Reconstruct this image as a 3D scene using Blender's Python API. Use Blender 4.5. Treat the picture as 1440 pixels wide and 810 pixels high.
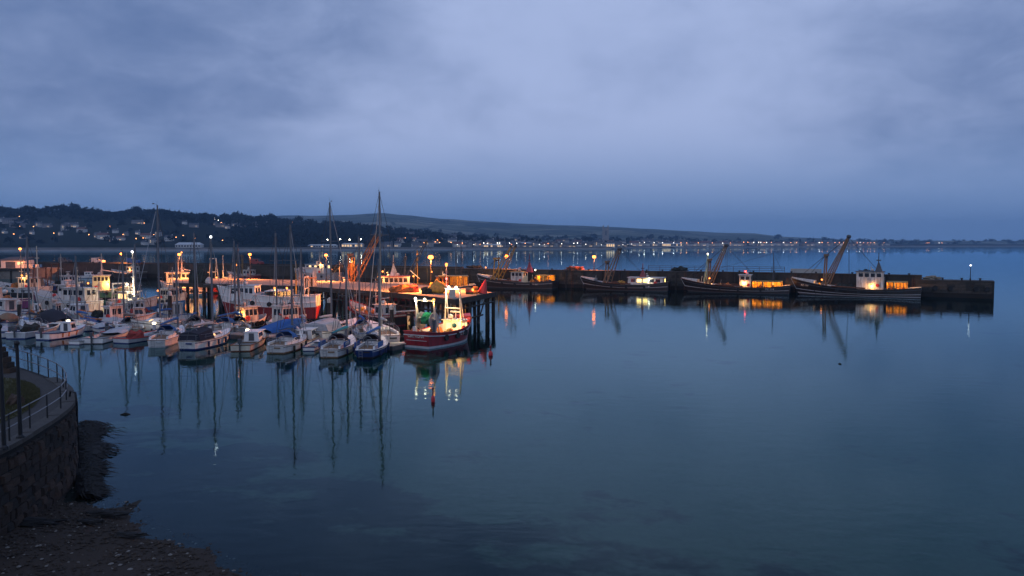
import bpy, math, random
import numpy as np
from mathutils import Vector, Matrix
R = math.radians
rnd = random.Random(7)
scene = bpy.context.scene
for o in list(bpy.data.objects): bpy.data.objects.remove(o)
COL = scene.collection

# ------------------------------------------------------------------ camera
CAMH, F, HY = 11.0, 1040.0, 344.0            # height, focal length in 1440-px units, horizon row
PITCH = math.atan((405.0 - HY) / F)
cam_d = bpy.data.cameras.new('camera'); cam = bpy.data.objects.new('camera', cam_d); COL.objects.link(cam)
cam.location = (0, 0, CAMH); cam.rotation_euler = (math.pi/2 - PITCH, 0, 0)
cam_d.sensor_width = 36.0; cam_d.lens = 36.0 * F / 1440.0
cam_d.clip_start = 0.5; cam_d.clip_end = 60000.0
scene.camera = cam
scene.render.resolution_x, scene.render.resolution_y = 1024, 576

# ------------------------------------------------------------------ world (dusk, broken cloud)
SKY_STRENGTH = 0.10
world = bpy.data.worlds.new('World'); scene.world = world; world.use_nodes = True
wn, wl = world.node_tree.nodes, world.node_tree.links
wn.clear()
def N(nodes, typ, **kw):
    n = nodes.new(typ)
    for k, v in kw.items():
        if k in n.inputs.keys(): n.inputs[k].default_value = v
        else: setattr(n, k, v)
    return n
tc = N(wn, 'ShaderNodeTexCoord')
sep = N(wn, 'ShaderNodeSeparateXYZ'); wl.new(tc.outputs['Generated'], sep.inputs[0])
sky = N(wn, 'ShaderNodeTexSky'); sky.sky_type = 'NISHITA'; sky.sun_disc = False
sky.sun_elevation = R(1.0); sky.sun_rotation = R(250); sky.altitude = 0; sky.dust_density = 1.5; sky.ozone_density = 4.0
zc = N(wn, 'ShaderNodeMath', operation='MAXIMUM'); wl.new(sep.outputs['Z'], zc.inputs[0]); zc.inputs[1].default_value = 0.0
za = N(wn, 'ShaderNodeMath', operation='ADD'); wl.new(zc.outputs[0], za.inputs[0]); za.inputs[1].default_value = 0.34
dx = N(wn, 'ShaderNodeMath', operation='DIVIDE'); wl.new(sep.outputs['X'], dx.inputs[0]); wl.new(za.outputs[0], dx.inputs[1])
dy = N(wn, 'ShaderNodeMath', operation='DIVIDE'); wl.new(sep.outputs['Y'], dy.inputs[0]); wl.new(za.outputs[0], dy.inputs[1])
cmb = N(wn, 'ShaderNodeCombineXYZ'); wl.new(dx.outputs[0], cmb.inputs[0]); wl.new(dy.outputs[0], cmb.inputs[1])
CLOUD_SHIFT = (15.0556, 15.7843, -4.1496)
shf = N(wn, 'ShaderNodeVectorMath', operation='ADD'); wl.new(cmb.outputs[0], shf.inputs[0]); shf.inputs[1].default_value = CLOUD_SHIFT
n1 = N(wn, 'ShaderNodeTexNoise', Scale=0.75, Detail=2.0, Roughness=0.4); wl.new(shf.outputs[0], n1.inputs['Vector'])
n2 = N(wn, 'ShaderNodeTexNoise', Scale=4.5, Detail=8.0, Roughness=0.60, Distortion=0.25); wl.new(cmb.outputs[0], n2.inputs['Vector'])
cadd = N(wn, 'ShaderNodeMath', operation='MULTIPLY_ADD'); wl.new(n2.outputs[0], cadd.inputs[0]); cadd.inputs[1].default_value = 0.34; wl.new(n1.outputs[0], cadd.inputs[2])
crmp = N(wn, 'ShaderNodeMapRange', interpolation_type='SMOOTHSTEP'); wl.new(cadd.outputs[0], crmp.inputs[0])
crmp.inputs[1].default_value = 0.45; crmp.inputs[2].default_value = 0.90
cl = N(wn, 'ShaderNodeMix', data_type='RGBA'); wl.new(crmp.outputs[0], cl.inputs[0])
cl.inputs[6].default_value = (1.25, 2.00, 4.05, 1); cl.inputs[7].default_value = (4.30, 5.30, 8.20, 1)   # thick / thin cloud at dusk
elev = N(wn, 'ShaderNodeMapRange', interpolation_type='SMOOTHSTEP'); wl.new(sep.outputs['Z'], elev.inputs[0])
elev.inputs[1].default_value = 0.0; elev.inputs[2].default_value = 0.17
hor = N(wn, 'ShaderNodeMix', data_type='RGBA'); wl.new(elev.outputs[0], hor.inputs[0])
hor.inputs[6].default_value = (1.60, 2.85, 5.50, 1); wl.new(cl.outputs[2], hor.inputs[7])
mixs = N(wn, 'ShaderNodeMix', data_type='RGBA'); mixs.inputs[0].default_value = 0.93
wl.new(sky.outputs[0], mixs.inputs[6]); wl.new(hor.outputs[2], mixs.inputs[7])
bg = N(wn, 'ShaderNodeBackground', Strength=SKY_STRENGTH); wl.new(mixs.outputs[2], bg.inputs[0])
wo = N(wn, 'ShaderNodeOutputWorld'); wl.new(bg.outputs[0], wo.inputs[0])
# the last of the daylight, soft through the cloud
sun_d = bpy.data.lights.new('sun', 'SUN'); sun_d.energy = 0.50; sun_d.angle = R(70); sun_d.color = (0.84, 0.86, 1.0)
sun = bpy.data.objects.new('sun', sun_d); COL.objects.link(sun); sun.rotation_euler = (R(62), 0, R(-40)); sun.location = (-60, -40, 80)
vs = scene.view_settings; vs.view_transform = 'Standard'; vs.look = 'None'; vs.gamma = 1.0; vs.exposure = 0.0; vs.use_curve_mapping = False
cy = scene.cycles
cy.caustics_reflective = False; cy.caustics_refractive = False; cy.max_bounces = 6; cy.diffuse_bounces = 2; cy.glossy_bounces = 3
cy.transparent_max_bounces = 12; cy.volume_bounces = 0; cy.sample_clamp_indirect = 4.0; cy.use_light_tree = True

# ------------------------------------------------------------------ pixel helpers (1440 x 810 photo pixels)
cp, sp = math.cos(PITCH), math.sin(PITCH)
def ray(px, py):
    a, b = (px - 720.0) / F, (405.0 - py) / F
    return Vector((a, cp + b * sp, -sp + b * cp))
def at(px, py, z=0.0):
    d = ray(px, py); k = (z - CAMH) / d.z
    return Vector((d.x * k, d.y * k, z))
def PY(px, py, Y):
    d = ray(px, py); k = Y / d.y
    return Vector((d.x * k, Y, CAMH + d.z * k))
def lerp(a, b, t): return a + (b - a) * t
def interp(tab, x):
    return float(np.interp(x, [p[0] for p in tab], [p[1] for p in tab]))

# ------------------------------------------------------------------ materials
M = {}
def mat(name, col, rough=0.6, metal=0.0, var=0.25, scale=3.0, bump=0.0, bscale=20.0, grime=None, coord='Object', spec=0.5, streak=None):
    m = bpy.data.materials.new(name); m.use_nodes = True
    n, l = m.node_tree.nodes, m.node_tree.links
    b = n['Principled BSDF']; b.inputs['Roughness'].default_value = rough; b.inputs['Metallic'].default_value = metal
    b.inputs['Specular IOR Level'].default_value = spec
    t = N(n, 'ShaderNodeTexCoord')
    nz = N(n, 'ShaderNodeTexNoise', Scale=scale, Detail=5.0, Roughness=0.6)
    if streak:
        mpp = N(n, 'ShaderNodeMapping'); mpp.inputs['Scale'].default_value = streak; l.new(t.outputs[coord], mpp.inputs['Vector']); l.new(mpp.outputs[0], nz.inputs['Vector'])
    else: l.new(t.outputs[coord], nz.inputs['Vector'])
    mr = N(n, 'ShaderNodeMapRange'); l.new(nz.outputs[0], mr.inputs[0]); mr.inputs[1].default_value = 0.3; mr.inputs[2].default_value = 0.7
    mx = N(n, 'ShaderNodeMix', data_type='RGBA'); l.new(mr.outputs[0], mx.inputs[0])
    g = grime if grime else tuple(c * (1 - var) for c in col)
    mx.inputs[6].default_value = (*g, 1); mx.inputs[7].default_value = (*col, 1)
    l.new(mx.outputs[2], b.inputs['Base Color'])
    if bump:
        nb = N(n, 'ShaderNodeTexNoise', Scale=bscale, Detail=4.0); l.new(t.outputs[coord], nb.inputs['Vector'])
        bp = N(n, 'ShaderNodeBump', Strength=bump, Distance=0.05); l.new(nb.outputs[0], bp.inputs['Height']); l.new(bp.outputs[0], b.inputs['Normal'])
    M[name] = m
    return m
def emit(name, col, strength, sample=True):
    m = bpy.data.materials.new(name); m.use_nodes = True
    n, l = m.node_tree.nodes, m.node_tree.links; n.clear()
    e = N(n, 'ShaderNodeEmission', Strength=strength); e.inputs[0].default_value = (*col, 1)
    o = N(n, 'ShaderNodeOutputMaterial'); l.new(e.outputs[0], o.inputs[0])
    if not sample: m.cycles.emission_sampling = 'NONE'
    M[name] = m
    return m
mat('gelcoat', (0.80, 0.79, 0.78), 0.3, var=0.3, scale=1.5, streak=(1.6, 1.6, 0.35), grime=(0.62, 0.60, 0.58))
mat('white_paint', (0.68, 0.66, 0.63), 0.45, var=0.35, scale=2.0, streak=(1.8, 1.8, 0.30), grime=(0.27, 0.21, 0.16))
mat('cream_paint', (0.66, 0.60, 0.48), 0.45, var=0.3, scale=2.0)
mat('grey_paint', (0.32, 0.34, 0.36), 0.5, var=0.3)
mat('pale_grey', (0.5, 0.52, 0.54), 0.5, var=0.25)
mat('dark_grey', (0.07, 0.075, 0.085), 0.55, var=0.3)
mat('black_paint', (0.010, 0.011, 0.014), 0.4, var=0.3, scale=1.6, streak=(1.5, 1.5, 0.3), grime=(0.030, 0.018, 0.013))
mat('navy_paint', (0.012, 0.035, 0.15), 0.3, var=0.2)
mat('blue_paint', (0.03, 0.12, 0.34), 0.35, var=0.25)
mat('red_paint', (0.30, 0.025, 0.03), 0.4, scale=1.6, streak=(1.5, 1.5, 0.3), grime=(0.15, 0.02, 0.02))
mat('maroon_paint', (0.20, 0.012, 0.025), 0.4, scale=1.6, streak=(1.5, 1.5, 0.3), grime=(0.09, 0.012, 0.016))
mat('crimson_paint', (0.34, 0.016, 0.028), 0.4, scale=1.6, streak=(1.5, 1.5, 0.3), grime=(0.17, 0.014, 0.02))
mat('bright_red', (0.55, 0.04, 0.03), 0.45, var=0.25)
mat('orange_paint', (0.62, 0.20, 0.03), 0.5, var=0.35)
mat('ochre_paint', (0.36, 0.15, 0.035), 0.55, var=0.5, grime=(0.12, 0.05, 0.02))
mat('yellow_paint', (0.60, 0.34, 0.04), 0.55, var=0.4, grime=(0.25, 0.12, 0.03))
mat('green_paint', (0.10, 0.28, 0.17), 0.5)
mat('pale_green', (0.45, 0.55, 0.42), 0.5)
mat('teal_canvas', (0.03, 0.22, 0.30), 0.85, bump=0.4)
mat('blue_canvas', (0.02, 0.10, 0.34), 0.85, bump=0.4, bscale=6)
mat('dark_canvas', (0.015, 0.016, 0.03), 0.85, bump=0.4, bscale=6)
mat('grey_canvas', (0.42, 0.43, 0.46), 0.85, bump=0.5, bscale=5)
mat('purple_paint', (0.14, 0.05, 0.17), 0.5)
mat('teak', (0.22, 0.13, 0.07), 0.7, bump=0.2)
mat('varnish', (0.20, 0.08, 0.03), 0.35)
mat('aluminium', (0.13, 0.135, 0.15), 0.45, metal=0.0, var=0.2)
mat('steel', (0.35, 0.36, 0.38), 0.4, metal=0.7, var=0.3)
mat('rust', (0.16, 0.06, 0.03), 0.85, var=0.5, bump=0.3)
mat('rope', (0.25, 0.21, 0.15), 0.9)
mat('wire', (0.06, 0.06, 0.065), 0.5, metal=0.4)
mat('rubber', (0.012, 0.012, 0.013), 0.7)
mat('fender', (0.02, 0.03, 0.10), 0.5)
mat('fender_white', (0.6, 0.6, 0.6), 0.5)
mat('glass', (0.015, 0.02, 0.03), 0.06, var=0.1, spec=0.8)
mat('net_green', (0.012, 0.14, 0.065), 0.95, var=0.7, scale=5, bump=1.0, bscale=12)
mat('net_dark', (0.03, 0.035, 0.03), 0.95, var=0.6, bump=1.0, bscale=10)
mat('net_orange', (0.42, 0.16, 0.05), 0.95, var=0.6, bump=1.0, bscale=12)
mat('net_red', (0.35, 0.05, 0.04), 0.95, var=0.6, bump=1.0, bscale=12)
mat('buoy_red', (0.55, 0.03, 0.04), 0.45)
mat('deck_paint', (0.22, 0.23, 0.23), 0.7, var=0.4, bump=0.2)
mat('concrete', (0.24, 0.21, 0.18), 0.9, var=0.45, scale=0.7, bump=0.5, bscale=5)
mat('concrete_wet', (0.085, 0.08, 0.07), 0.6, var=0.5, scale=0.6, bump=0.5, bscale=4)
mat('pier_stone', (0.045, 0.042, 0.038), 0.85, var=0.6, scale=0.5, bump=0.8, bscale=2.5)
mat('pier_block_a', (0.065, 0.058, 0.05), 0.85, var=0.5, scale=1.5, bump=0.6, bscale=3)
mat('pier_block_b', (0.03, 0.03, 0.028), 0.85, var=0.5, scale=1.5, bump=0.6, bscale=3)
mat('pale_render', (0.42, 0.41, 0.38), 0.8, var=0.3, scale=0.6)
mat('pile_wood', (0.035, 0.03, 0.026), 0.8, var=0.5, scale=2, bump=0.6)
mat('pontoon_deck', (0.24, 0.22, 0.20), 0.85, var=0.4, scale=2)
mat('stone', (0.032, 0.019, 0.012), 0.85, var=0.5, scale=4, bump=0.8, bscale=14)
mat('stone_b', (0.018, 0.013, 0.010), 0.85, var=0.5, scale=4, bump=0.8, bscale=14)
mat('stone_c', (0.058, 0.034, 0.021), 0.85, var=0.5, scale=4, bump=0.8, bscale=14)
mat('mortar', (0.010, 0.009, 0.008), 0.95, var=0.4, scale=6, bump=0.6)
mat('coping', (0.065, 0.058, 0.052), 0.85, var=0.4, scale=4, bump=0.6)
mat('tarmac', (0.050, 0.045, 0.042), 0.92, var=0.4, scale=3, bump=0.5, bscale=60)
mat('grass', (0.075, 0.072, 0.026), 0.95, var=0.5, scale=4)
mat('iron', (0.018, 0.018, 0.02), 0.5, metal=0.3, var=0.3)
mat('rail_metal', (0.22, 0.22, 0.23), 0.45, metal=0.5, var=0.4)
mat('pebble', (0.042, 0.028, 0.018), 0.85, var=0.65, scale=2.2, coord='Object')
mat('pebble_pale', (0.20, 0.185, 0.165), 0.75, var=0.5, scale=6)
mat('weed', (0.008, 0.0055, 0.003), 0.8, var=0.5, scale=5)
mat('rock', (0.009, 0.008, 0.0075), 0.8, var=0.5, scale=3, bump=0.8)
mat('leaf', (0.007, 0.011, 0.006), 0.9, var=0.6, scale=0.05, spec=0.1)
mat('bark', (0.05, 0.04, 0.03), 0.9)
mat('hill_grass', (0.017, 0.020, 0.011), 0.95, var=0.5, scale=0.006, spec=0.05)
mat('shingle', (0.20, 0.19, 0.18), 0.95, var=0.4, scale=0.03)
mat('seawall', (0.17, 0.16, 0.155), 0.95, var=0.45, scale=0.05)
mat('roof_slate', (0.07, 0.07, 0.08), 0.8, var=0.3, scale=0.3)
mat('roof_red', (0.14, 0.06, 0.045), 0.85, var=0.3, scale=0.3)
mat('house_white', (0.58, 0.56, 0.52), 0.85, var=0.2, scale=0.2)
mat('house_stone', (0.30, 0.27, 0.25), 0.9, var=0.4, scale=0.3)
emit('sodium', (1.0, 0.19, 0.03), 13.0)
emit('flood', (1.0, 0.86, 0.58), 10.0)
emit('warm_bulb', (1.0, 0.26, 0.05), 5.0)
emit('red_light', (1.0, 0.06, 0.05), 14.0)
emit('white_bulb', (0.95, 0.97, 1.0), 6.0)
emit('lit_window', (1.0, 0.62, 0.26), 2.2, False)
emit('lit_bright', (1.0, 0.60, 0.18), 4.5)
emit('far_warm', (1.0, 0.36, 0.11), 12.0, False)
emit('far_white', (1.0, 0.93, 0.82), 12.0, False)
emit('far_flood', (1.0, 0.86, 0.62), 60.0, False)
emit('far_window', (1.0, 0.66, 0.36), 1.1, False)

# ------------------------------------------------------------------ mesh helpers
def link(o): COL.objects.link(o); return o
def tag(o, label=None, cat=None, group=None, kind=None):
    if label: o['label'] = label
    if cat: o['category'] = cat
    if group: o['group'] = group
    if kind: o['kind'] = kind
    return o
def empty(name, loc=(0, 0, 0), rz=0.0, label=None, cat=None, group=None):
    o = bpy.data.objects.new(name, None); link(o); o.location = loc; o.rotation_euler = (0, 0, rz); o.empty_display_size = 0.3
    return tag(o, label, cat, group)
class MB:
    def __init__(s): s.v = []; s.f = []; s.mi = []; s.cur = 0
    def add(s, vs, fs):
        k = len(s.v); s.v += [tuple(p) for p in vs]; s.f += [tuple(i + k for i in f) for f in fs]; s.mi += [s.cur] * len(fs); return s
    def box(s, x0, x1, y0, y1, z0, z1):
        return s.hexa([(x0, y0, z0), (x1, y0, z0), (x1, y1, z0), (x0, y1, z0), (x0, y0, z1), (x1, y0, z1), (x1, y1, z1), (x0, y1, z1)])
    def hexa(s, c):
        return s.add(c, [(0, 3, 2, 1), (4, 5, 6, 7), (0, 1, 5, 4), (1, 2, 6, 5), (2, 3, 7, 6), (3, 0, 4, 7)])
    def tube(s, pts, r, n=6, r1=None, cap=True):
        pts = [Vector(p) for p in pts]; rings = []
        for i, p in enumerate(pts):
            d = (pts[min(i + 1, len(pts) - 1)] - pts[max(i - 1, 0)])
            if d.length < 1e-9: d = Vector((0, 0, 1))
            d.normalize(); u = d.cross(Vector((0, 0, 1)))
            if u.length < 1e-3: u = Vector((1, 0, 0))
            u.normalize(); w = d.cross(u)
            rr = r if r1 is None else lerp(r, r1, i / (len(pts) - 1))
            rings.append([p + u * rr * math.cos(2 * math.pi * k / n) + w * rr * math.sin(2 * math.pi * k / n) for k in range(n)])
        vs = [q for g in rings for q in g]; fs = []
        for i in range(len(pts) - 1):
            for k in range(n):
                fs.append((i * n + k, i * n + (k + 1) % n, (i + 1) * n + (k + 1) % n, (i + 1) * n + k))
        if cap: fs.append(tuple(range(n - 1, -1, -1))); fs.append(tuple((len(pts) - 1) * n + k for k in range(n)))
        return s.add(vs, fs)
    def lathe(s, prof, n=10, c=(0, 0, 0), axis='z'):
        vs = []; fs = []
        for r, z in prof:
            for k in range(n):
                a = 2 * math.pi * k / n; p = (r * math.cos(a), r * math.sin(a), z)
                if axis == 'y': p = (p[0], p[2], p[1])
                if axis == 'x': p = (p[2], p[0], p[1])
                vs.append((p[0] + c[0], p[1] + c[1], p[2] + c[2]))
        for i in range(len(prof) - 1):
            for k in range(n): fs.append((i * n + k, i * n + (k + 1) % n, (i + 1) * n + (k + 1) % n, (i + 1) * n + k))
        fs.append(tuple(range(n - 1, -1, -1))); fs.append(tuple((len(prof) - 1) * n + k for k in range(n)))
        return s.add(vs, fs)
    def ball(s, c, r, n=8, m=6, sx=1, sy=1, sz=1):
        k0 = len(s.v)
        s.lathe([(max(0.02, math.sin(math.pi * i / m)) * r, -math.cos(math.pi * i / m) * r) for i in range(m + 1)], n)
        for i in range(k0, len(s.v)):
            p = s.v[i]; s.v[i] = (p[0] * sx + c[0], p[1] * sy + c[1], p[2] * sz + c[2])
        return s
    def prism(s, poly, z0, z1):
        n = len(poly); vs = [(p[0], p[1], z0) for p in poly] + [(p[0], p[1], z1) for p in poly]
        return s.add(vs, [tuple(range(n - 1, -1, -1)), tuple(range(n, 2 * n))] + [(i, (i + 1) % n, n + (i + 1) % n, n + i) for i in range(n)])
    def mesh(s, name, mats, smooth=False):
        me = bpy.data.meshes.new(name); me.from_pydata(s.v, [], s.f)
        for m in (mats if isinstance(mats, (list, tuple)) else [mats]): me.materials.append(M[m])
        if any(s.mi): me.polygons.foreach_set('material_index', s.mi)
        if smooth: me.polygons.foreach_set('use_smooth', [True] * len(me.polygons))
        me.update(); return me
    def build(s, name, mats, parent=None, smooth=False, loc=None):
        o = bpy.data.objects.new(name, s.mesh(name, mats, smooth)); link(o)
        if parent is not None: o.parent = parent
        if loc is not None: o.location = loc
        return o
def lump(c, sx, sy, sz, seed=0, n=12, m=7, amp=0.22):
    """an irregular heap (nets, tarpaulins)"""
    b = MB().ball((0, 0, 0), 1.0, n, m); r = random.Random(seed); out = []
    for (x, y, z) in b.v:
        k = 1 + amp * (math.sin(5.1 * x + seed) * math.cos(4.3 * y + 2 * seed) + 0.6 * math.sin(9 * z + 7 * x + seed)) + r.uniform(-.05, .05)
        out.append((c[0] + x * k * sx, c[1] + y * k * sy, c[2] + max(z, -0.35) * k * sz))
    b.v = out; return b
def copy_tree(o, parent=None):
    c = o.copy(); link(c); c.parent = parent
    for ch in [q for q in o.children]: copy_tree(ch, c)
    return c
def point_light(parent, loc, power, col, rad=0.15, name='lamp_light'):
    d = bpy.data.lights.new(name, 'POINT'); d.energy = power; d.color = col; d.shadow_soft_size = rad
    o = bpy.data.objects.new(name, d); link(o); o.location = loc; o.parent = parent; o.visible_glossy = False; return o     # the glowing lantern itself is what the water mirrors
def shaded_light(parent, loc, power, col, rad=0.2, name='lamp_light'):
    d = bpy.data.lights.new(name, 'SPOT'); d.energy = power; d.color = col; d.shadow_soft_size = rad; d.spot_size = R(174); d.spot_blend = 0.12
    o = bpy.data.objects.new(name, d); link(o); o.location = loc; o.parent = parent; o.visible_glossy = False; return o        # the cap over the lantern keeps the light down
SOD = (1.0, 0.27, 0.055); FLD = (1.0, 0.86, 0.58); WRM = (1.0, 0.45, 0.11)
def text(s, size, m, parent, loc, rot, name='lettering'):
    c = bpy.data.curves.new(name, 'FONT'); c.body = s; c.size = size; c.align_x = 'CENTER'; c.align_y = 'CENTER'; c.extrude = 0.01; c.offset = 0.012 * size
    c.materials.append(M[m]); q = bpy.data.objects.new(name, c); me = bpy.data.meshes.new_from_object(q); bpy.data.objects.remove(q); o = bpy.data.objects.new(name, me); link(o); o.parent = parent; o.location = loc; o.rotation_euler = rot; return o

# ------------------------------------------------------------------ the setting: water, sea bed, beach
SA, SB = at(112, 706), at(385, 815)                         # waterline of the beach
su = (SB - SA).normalized(); sn = Vector((-su.y, su.x, 0))  # sn points out to sea
def shore_d(x, y):
    w = 0.9 * math.sin(x * 0.45) + 0.45 * math.sin(x * 1.3 + 1)
    return (x - SA.x) * sn.x + (y - SA.y) * sn.y + w * 0.35
def bed_z(x, y):
    d = shore_d(x, y)
    z = -0.07 * d if d > 0 else -0.13 * d
    z = max(z, -3.6 - 0.002 * max(0, d - 60)); z = max(z, -7.0); z = min(z, 3.2)
    if abs(d) < 60: z += 0.07 * math.sin(x * 1.1 + 0.7 * y) * math.cos(y * 0.9) + 0.035 * math.sin(2.7 * x - y)
    return z
def axis(segs):
    out = []
    for a, b, n in segs: out += list(np.linspace(a, b, n, endpoint=False))
    return out + [segs[-1][1]]
gx = axis([(-9000, -400, 8), (-400, -60, 20), (-60, 60, 120), (60, 400, 20), (400, 9000, 8)])
gy = axis([(-60, 8, 10), (8, 70, 80), (70, 400, 30), (400, 9000, 12)])
b = MB(); nx, ny = len(gx), len(gy)
b.v = [(x, y, bed_z(x, y)) for y in gy for x in gx]
b.f = [(j * nx + i, j * nx + i + 1, (j + 1) * nx + i + 1, (j + 1) * nx + i) for j in range(ny - 1) for i in range(nx - 1)]; b.mi = [0] * len(b.f)
bed_m = mat('sea_bed', (0.13, 0.14, 0.10), 0.95)
n, l = bed_m.node_tree.nodes, bed_m.node_tree.links
bs = n['Principled BSDF']
geo = N(n, 'ShaderNodeNewGeometry')
wz = N(n, 'ShaderNodeTexNoise', Scale=0.16, Detail=6.0, Roughness=0.62); l.new(geo.outputs['Position'], wz.inputs['Vector'])
dd = N(n, 'ShaderNodeVectorMath', operation='DOT_PRODUCT'); l.new(geo.outputs['Position'], dd.inputs[0]); dd.inputs[1].default_value = (sn.x, sn.y, 0)
ds = N(n, 'ShaderNodeMath', operation='SUBTRACT'); l.new(dd.outputs['Value'], ds.inputs[0]); ds.inputs[1].default_value = SA.x * sn.x + SA.y * sn.y
thr = N(n, 'ShaderNodeMapRange'); l.new(ds.outputs[0], thr.inputs[0]); thr.inputs[1].default_value = 2.0; thr.inputs[2].default_value = 17.0; thr.inputs[3].default_value = 0.22; thr.inputs[4].default_value = -0.10
wa = N(n, 'ShaderNodeMath', operation='ADD'); l.new(wz.outputs[0], wa.inputs[0]); l.new(thr.outputs[0], wa.inputs[1])
wr = N(n, 'ShaderNodeMapRange', interpolation_type='SMOOTHSTEP'); l.new(wa.outputs[0], wr.inputs[0]); wr.inputs[1].default_value = 0.50; wr.inputs[2].default_value = 0.60
wmx = N(n, 'ShaderNodeMix', data_type='RGBA'); l.new(wr.outputs[0], wmx.inputs[0])
old = [k for k in bs.inputs['Base Color'].links][0].from_socket
l.new(old, wmx.inputs[6]); wmx.inputs[7].default_value = (0.016, 0.016, 0.011, 1)
bch = N(n, 'ShaderNodeMapRange', interpolation_type='SMOOTHSTEP'); l.new(ds.outputs[0], bch.inputs[0]); bch.inputs[1].default_value = 2.5; bch.inputs[2].default_value = -0.5
bmx = N(n, 'ShaderNodeMix', data_type='RGBA'); l.new(bch.outputs[0], bmx.inputs[0]); l.new(wmx.outputs[2], bmx.inputs[6]); bmx.inputs[7].default_value = (0.024, 0.015, 0.009, 1)
l.new(bmx.outputs[2], bs.inputs['Base Color'])
tag(b.build('beach', 'sea_bed', smooth=True), 'dark shingle beach sloping down under the clear harbour water', kind='structure')

wm = bpy.data.materials.new('water'); wm.use_nodes = True; M['water'] = wm
n, l = wm.node_tree.nodes, wm.node_tree.links; n.clear()
geo = N(n, 'ShaderNodeNewGeometry')
mp = N(n, 'ShaderNodeMapping'); l.new(geo.outputs['Position'], mp.inputs['Vector']); mp.inputs['Scale'].default_value = (0.55, 1.0, 1.0); mp.inputs['Rotation'].default_value = (0, 0, R(12))
w1 = N(n, 'ShaderNodeTexNoise', Scale=1.15, Detail=3.0, Roughness=0.5, Distortion=0.2); l.new(mp.outputs[0], w1.inputs['Vector'])
w2 = N(n, 'ShaderNodeTexNoise', Scale=5.0, Detail=2.0, Roughness=0.5); l.new(mp.outputs[0], w2.inputs['Vector'])
pt = N(n, 'ShaderNodeTexNoise', Scale=0.03, Detail=3.0); l.new(mp.outputs[0], pt.inputs['Vector'])       # cat's paws
ptr = N(n, 'ShaderNodeMapRange'); l.new(pt.outputs[0], ptr.inputs[0]); ptr.inputs[1].default_value = 0.42; ptr.inputs[2].default_value = 0.65; ptr.inputs[3].default_value = 0.05; ptr.inputs[4].default_value = 0.20
ww = N(n, 'ShaderNodeMath', operation='MULTIPLY'); l.new(w2.outputs[0], ww.inputs[0]); l.new(ptr.outputs[0], ww.inputs[1])
ws = N(n, 'ShaderNodeMath', operation='ADD'); l.new(w1.outputs[0], ws.inputs[0]); l.new(ww.outputs[0], ws.inputs[1])
bp = N(n, 'ShaderNodeBump', Strength=1.0, Distance=0.0125); l.new(ws.outputs[0], bp.inputs['Height'])
fr = N(n, 'ShaderNodeFresnel', IOR=1.26); l.new(bp.outputs[0], fr.inputs['Normal'])
gl = N(n, 'ShaderNodeBsdfGlossy', Roughness=0.012); l.new(bp.outputs[0], gl.inputs['Normal']); gl.inputs['Color'].default_value = (0.68, 0.89, 1.0, 1)
dd = N(n, 'ShaderNodeVectorMath', operation='DOT_PRODUCT'); l.new(geo.outputs['Position'], dd.inputs[0]); dd.inputs[1].default_value = (sn.x, sn.y, 0)
ds = N(n, 'ShaderNodeMath', operation='SUBTRACT'); l.new(dd.outputs['Value'], ds.inputs[0]); ds.inputs[1].default_value = SA.x * sn.x + SA.y * sn.y
dep = N(n, 'ShaderNodeMapRange'); l.new(ds.outputs[0], dep.inputs[0]); dep.inputs[1].default_value = 0.0; dep.inputs[2].default_value = 45.0     # deeper water absorbs more red
tint = N(n, 'ShaderNodeMix', data_type='RGBA'); l.new(dep.outputs[0], tint.inputs[0]); tint.inputs[6].default_value = (0.62, 0.76, 0.76, 1); tint.inputs[7].default_value = (0.03, 0.62, 0.52, 1)
tr = N(n, 'ShaderNodeBsdfTransparent'); l.new(tint.outputs[2], tr.inputs[0])
mxs = N(n, 'ShaderNodeMixShader'); l.new(fr.outputs[0], mxs.inputs[0]); l.new(tr.outputs[0], mxs.inputs[1]); l.new(gl.outputs[0], mxs.inputs[2])
o = N(n, 'ShaderNodeOutputMaterial'); l.new(mxs.outputs[0], o.inputs[0])
tag(MB().add([(-30000, 5, 0), (30000, 5, 0), (30000, 30000, 0), (-30000, 30000, 0)], [(0, 1, 2, 3)]).build('water', 'water'),
    'calm blue harbour water mirroring the dusk sky', kind='structure')

# ------------------------------------------------------------------ far land
COAST = [(-700, 1150), (0, 1250), (400, 1350), (640, 1600), (860, 1800), (885, 2500), (1040, 3000), (1240, 3800), (1500, 4500), (2100, 5200)]
NEAR_R = [(-700, 304), (0, 297), (40, 296), (100, 297), (150, 301), (200, 301), (300, 305), (350, 311), (400, 313), (450, 318), (520, 322), (560, 326), (620, 333), (700, 339), (760, 341.5), (900, 342.5), (1040, 342.6), (1240, 343), (2100, 343.2)]
FAR_R = [(-700, 308), (200, 304), (330, 303.5), (450, 303.5), (500, 301.5), (540, 300), (600, 305.5), (700, 313), (800, 317), (900, 321), (1000, 327), (1060, 328), (1100, 333), (1200, 337.3), (1300, 338.2), (1440, 339), (2100, 340)]
def land_xyz(px, t):
    yc = interp(COAST, px); w = 700.0 if px < 640 else lerp(700.0, 260.0, min(1, (px - 640) / 300.0))
    Y = yc + 14 + t * w; zr = max(PY(px, interp(NEAR_R, px), yc + w).z, 5.5)
    s = t ** 0.9; s = s * s * (3 - 2 * s) * 0.55 + 0.45 * t
    z = 5.0 + (zr - 5.0) * s
    if t > 0: z += min(1, 3 * t) * min(zr * 0.04, 3.0) * (math.sin(px * 0.05 + 3 * t) + 0.6 * math.sin(px * 0.13 + t * 9))
    return Vector(((px - 720) / F * Y / cp, Y, z))
pxs = list(np.arange(-700, 2101, 20)); NT = 12
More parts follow.
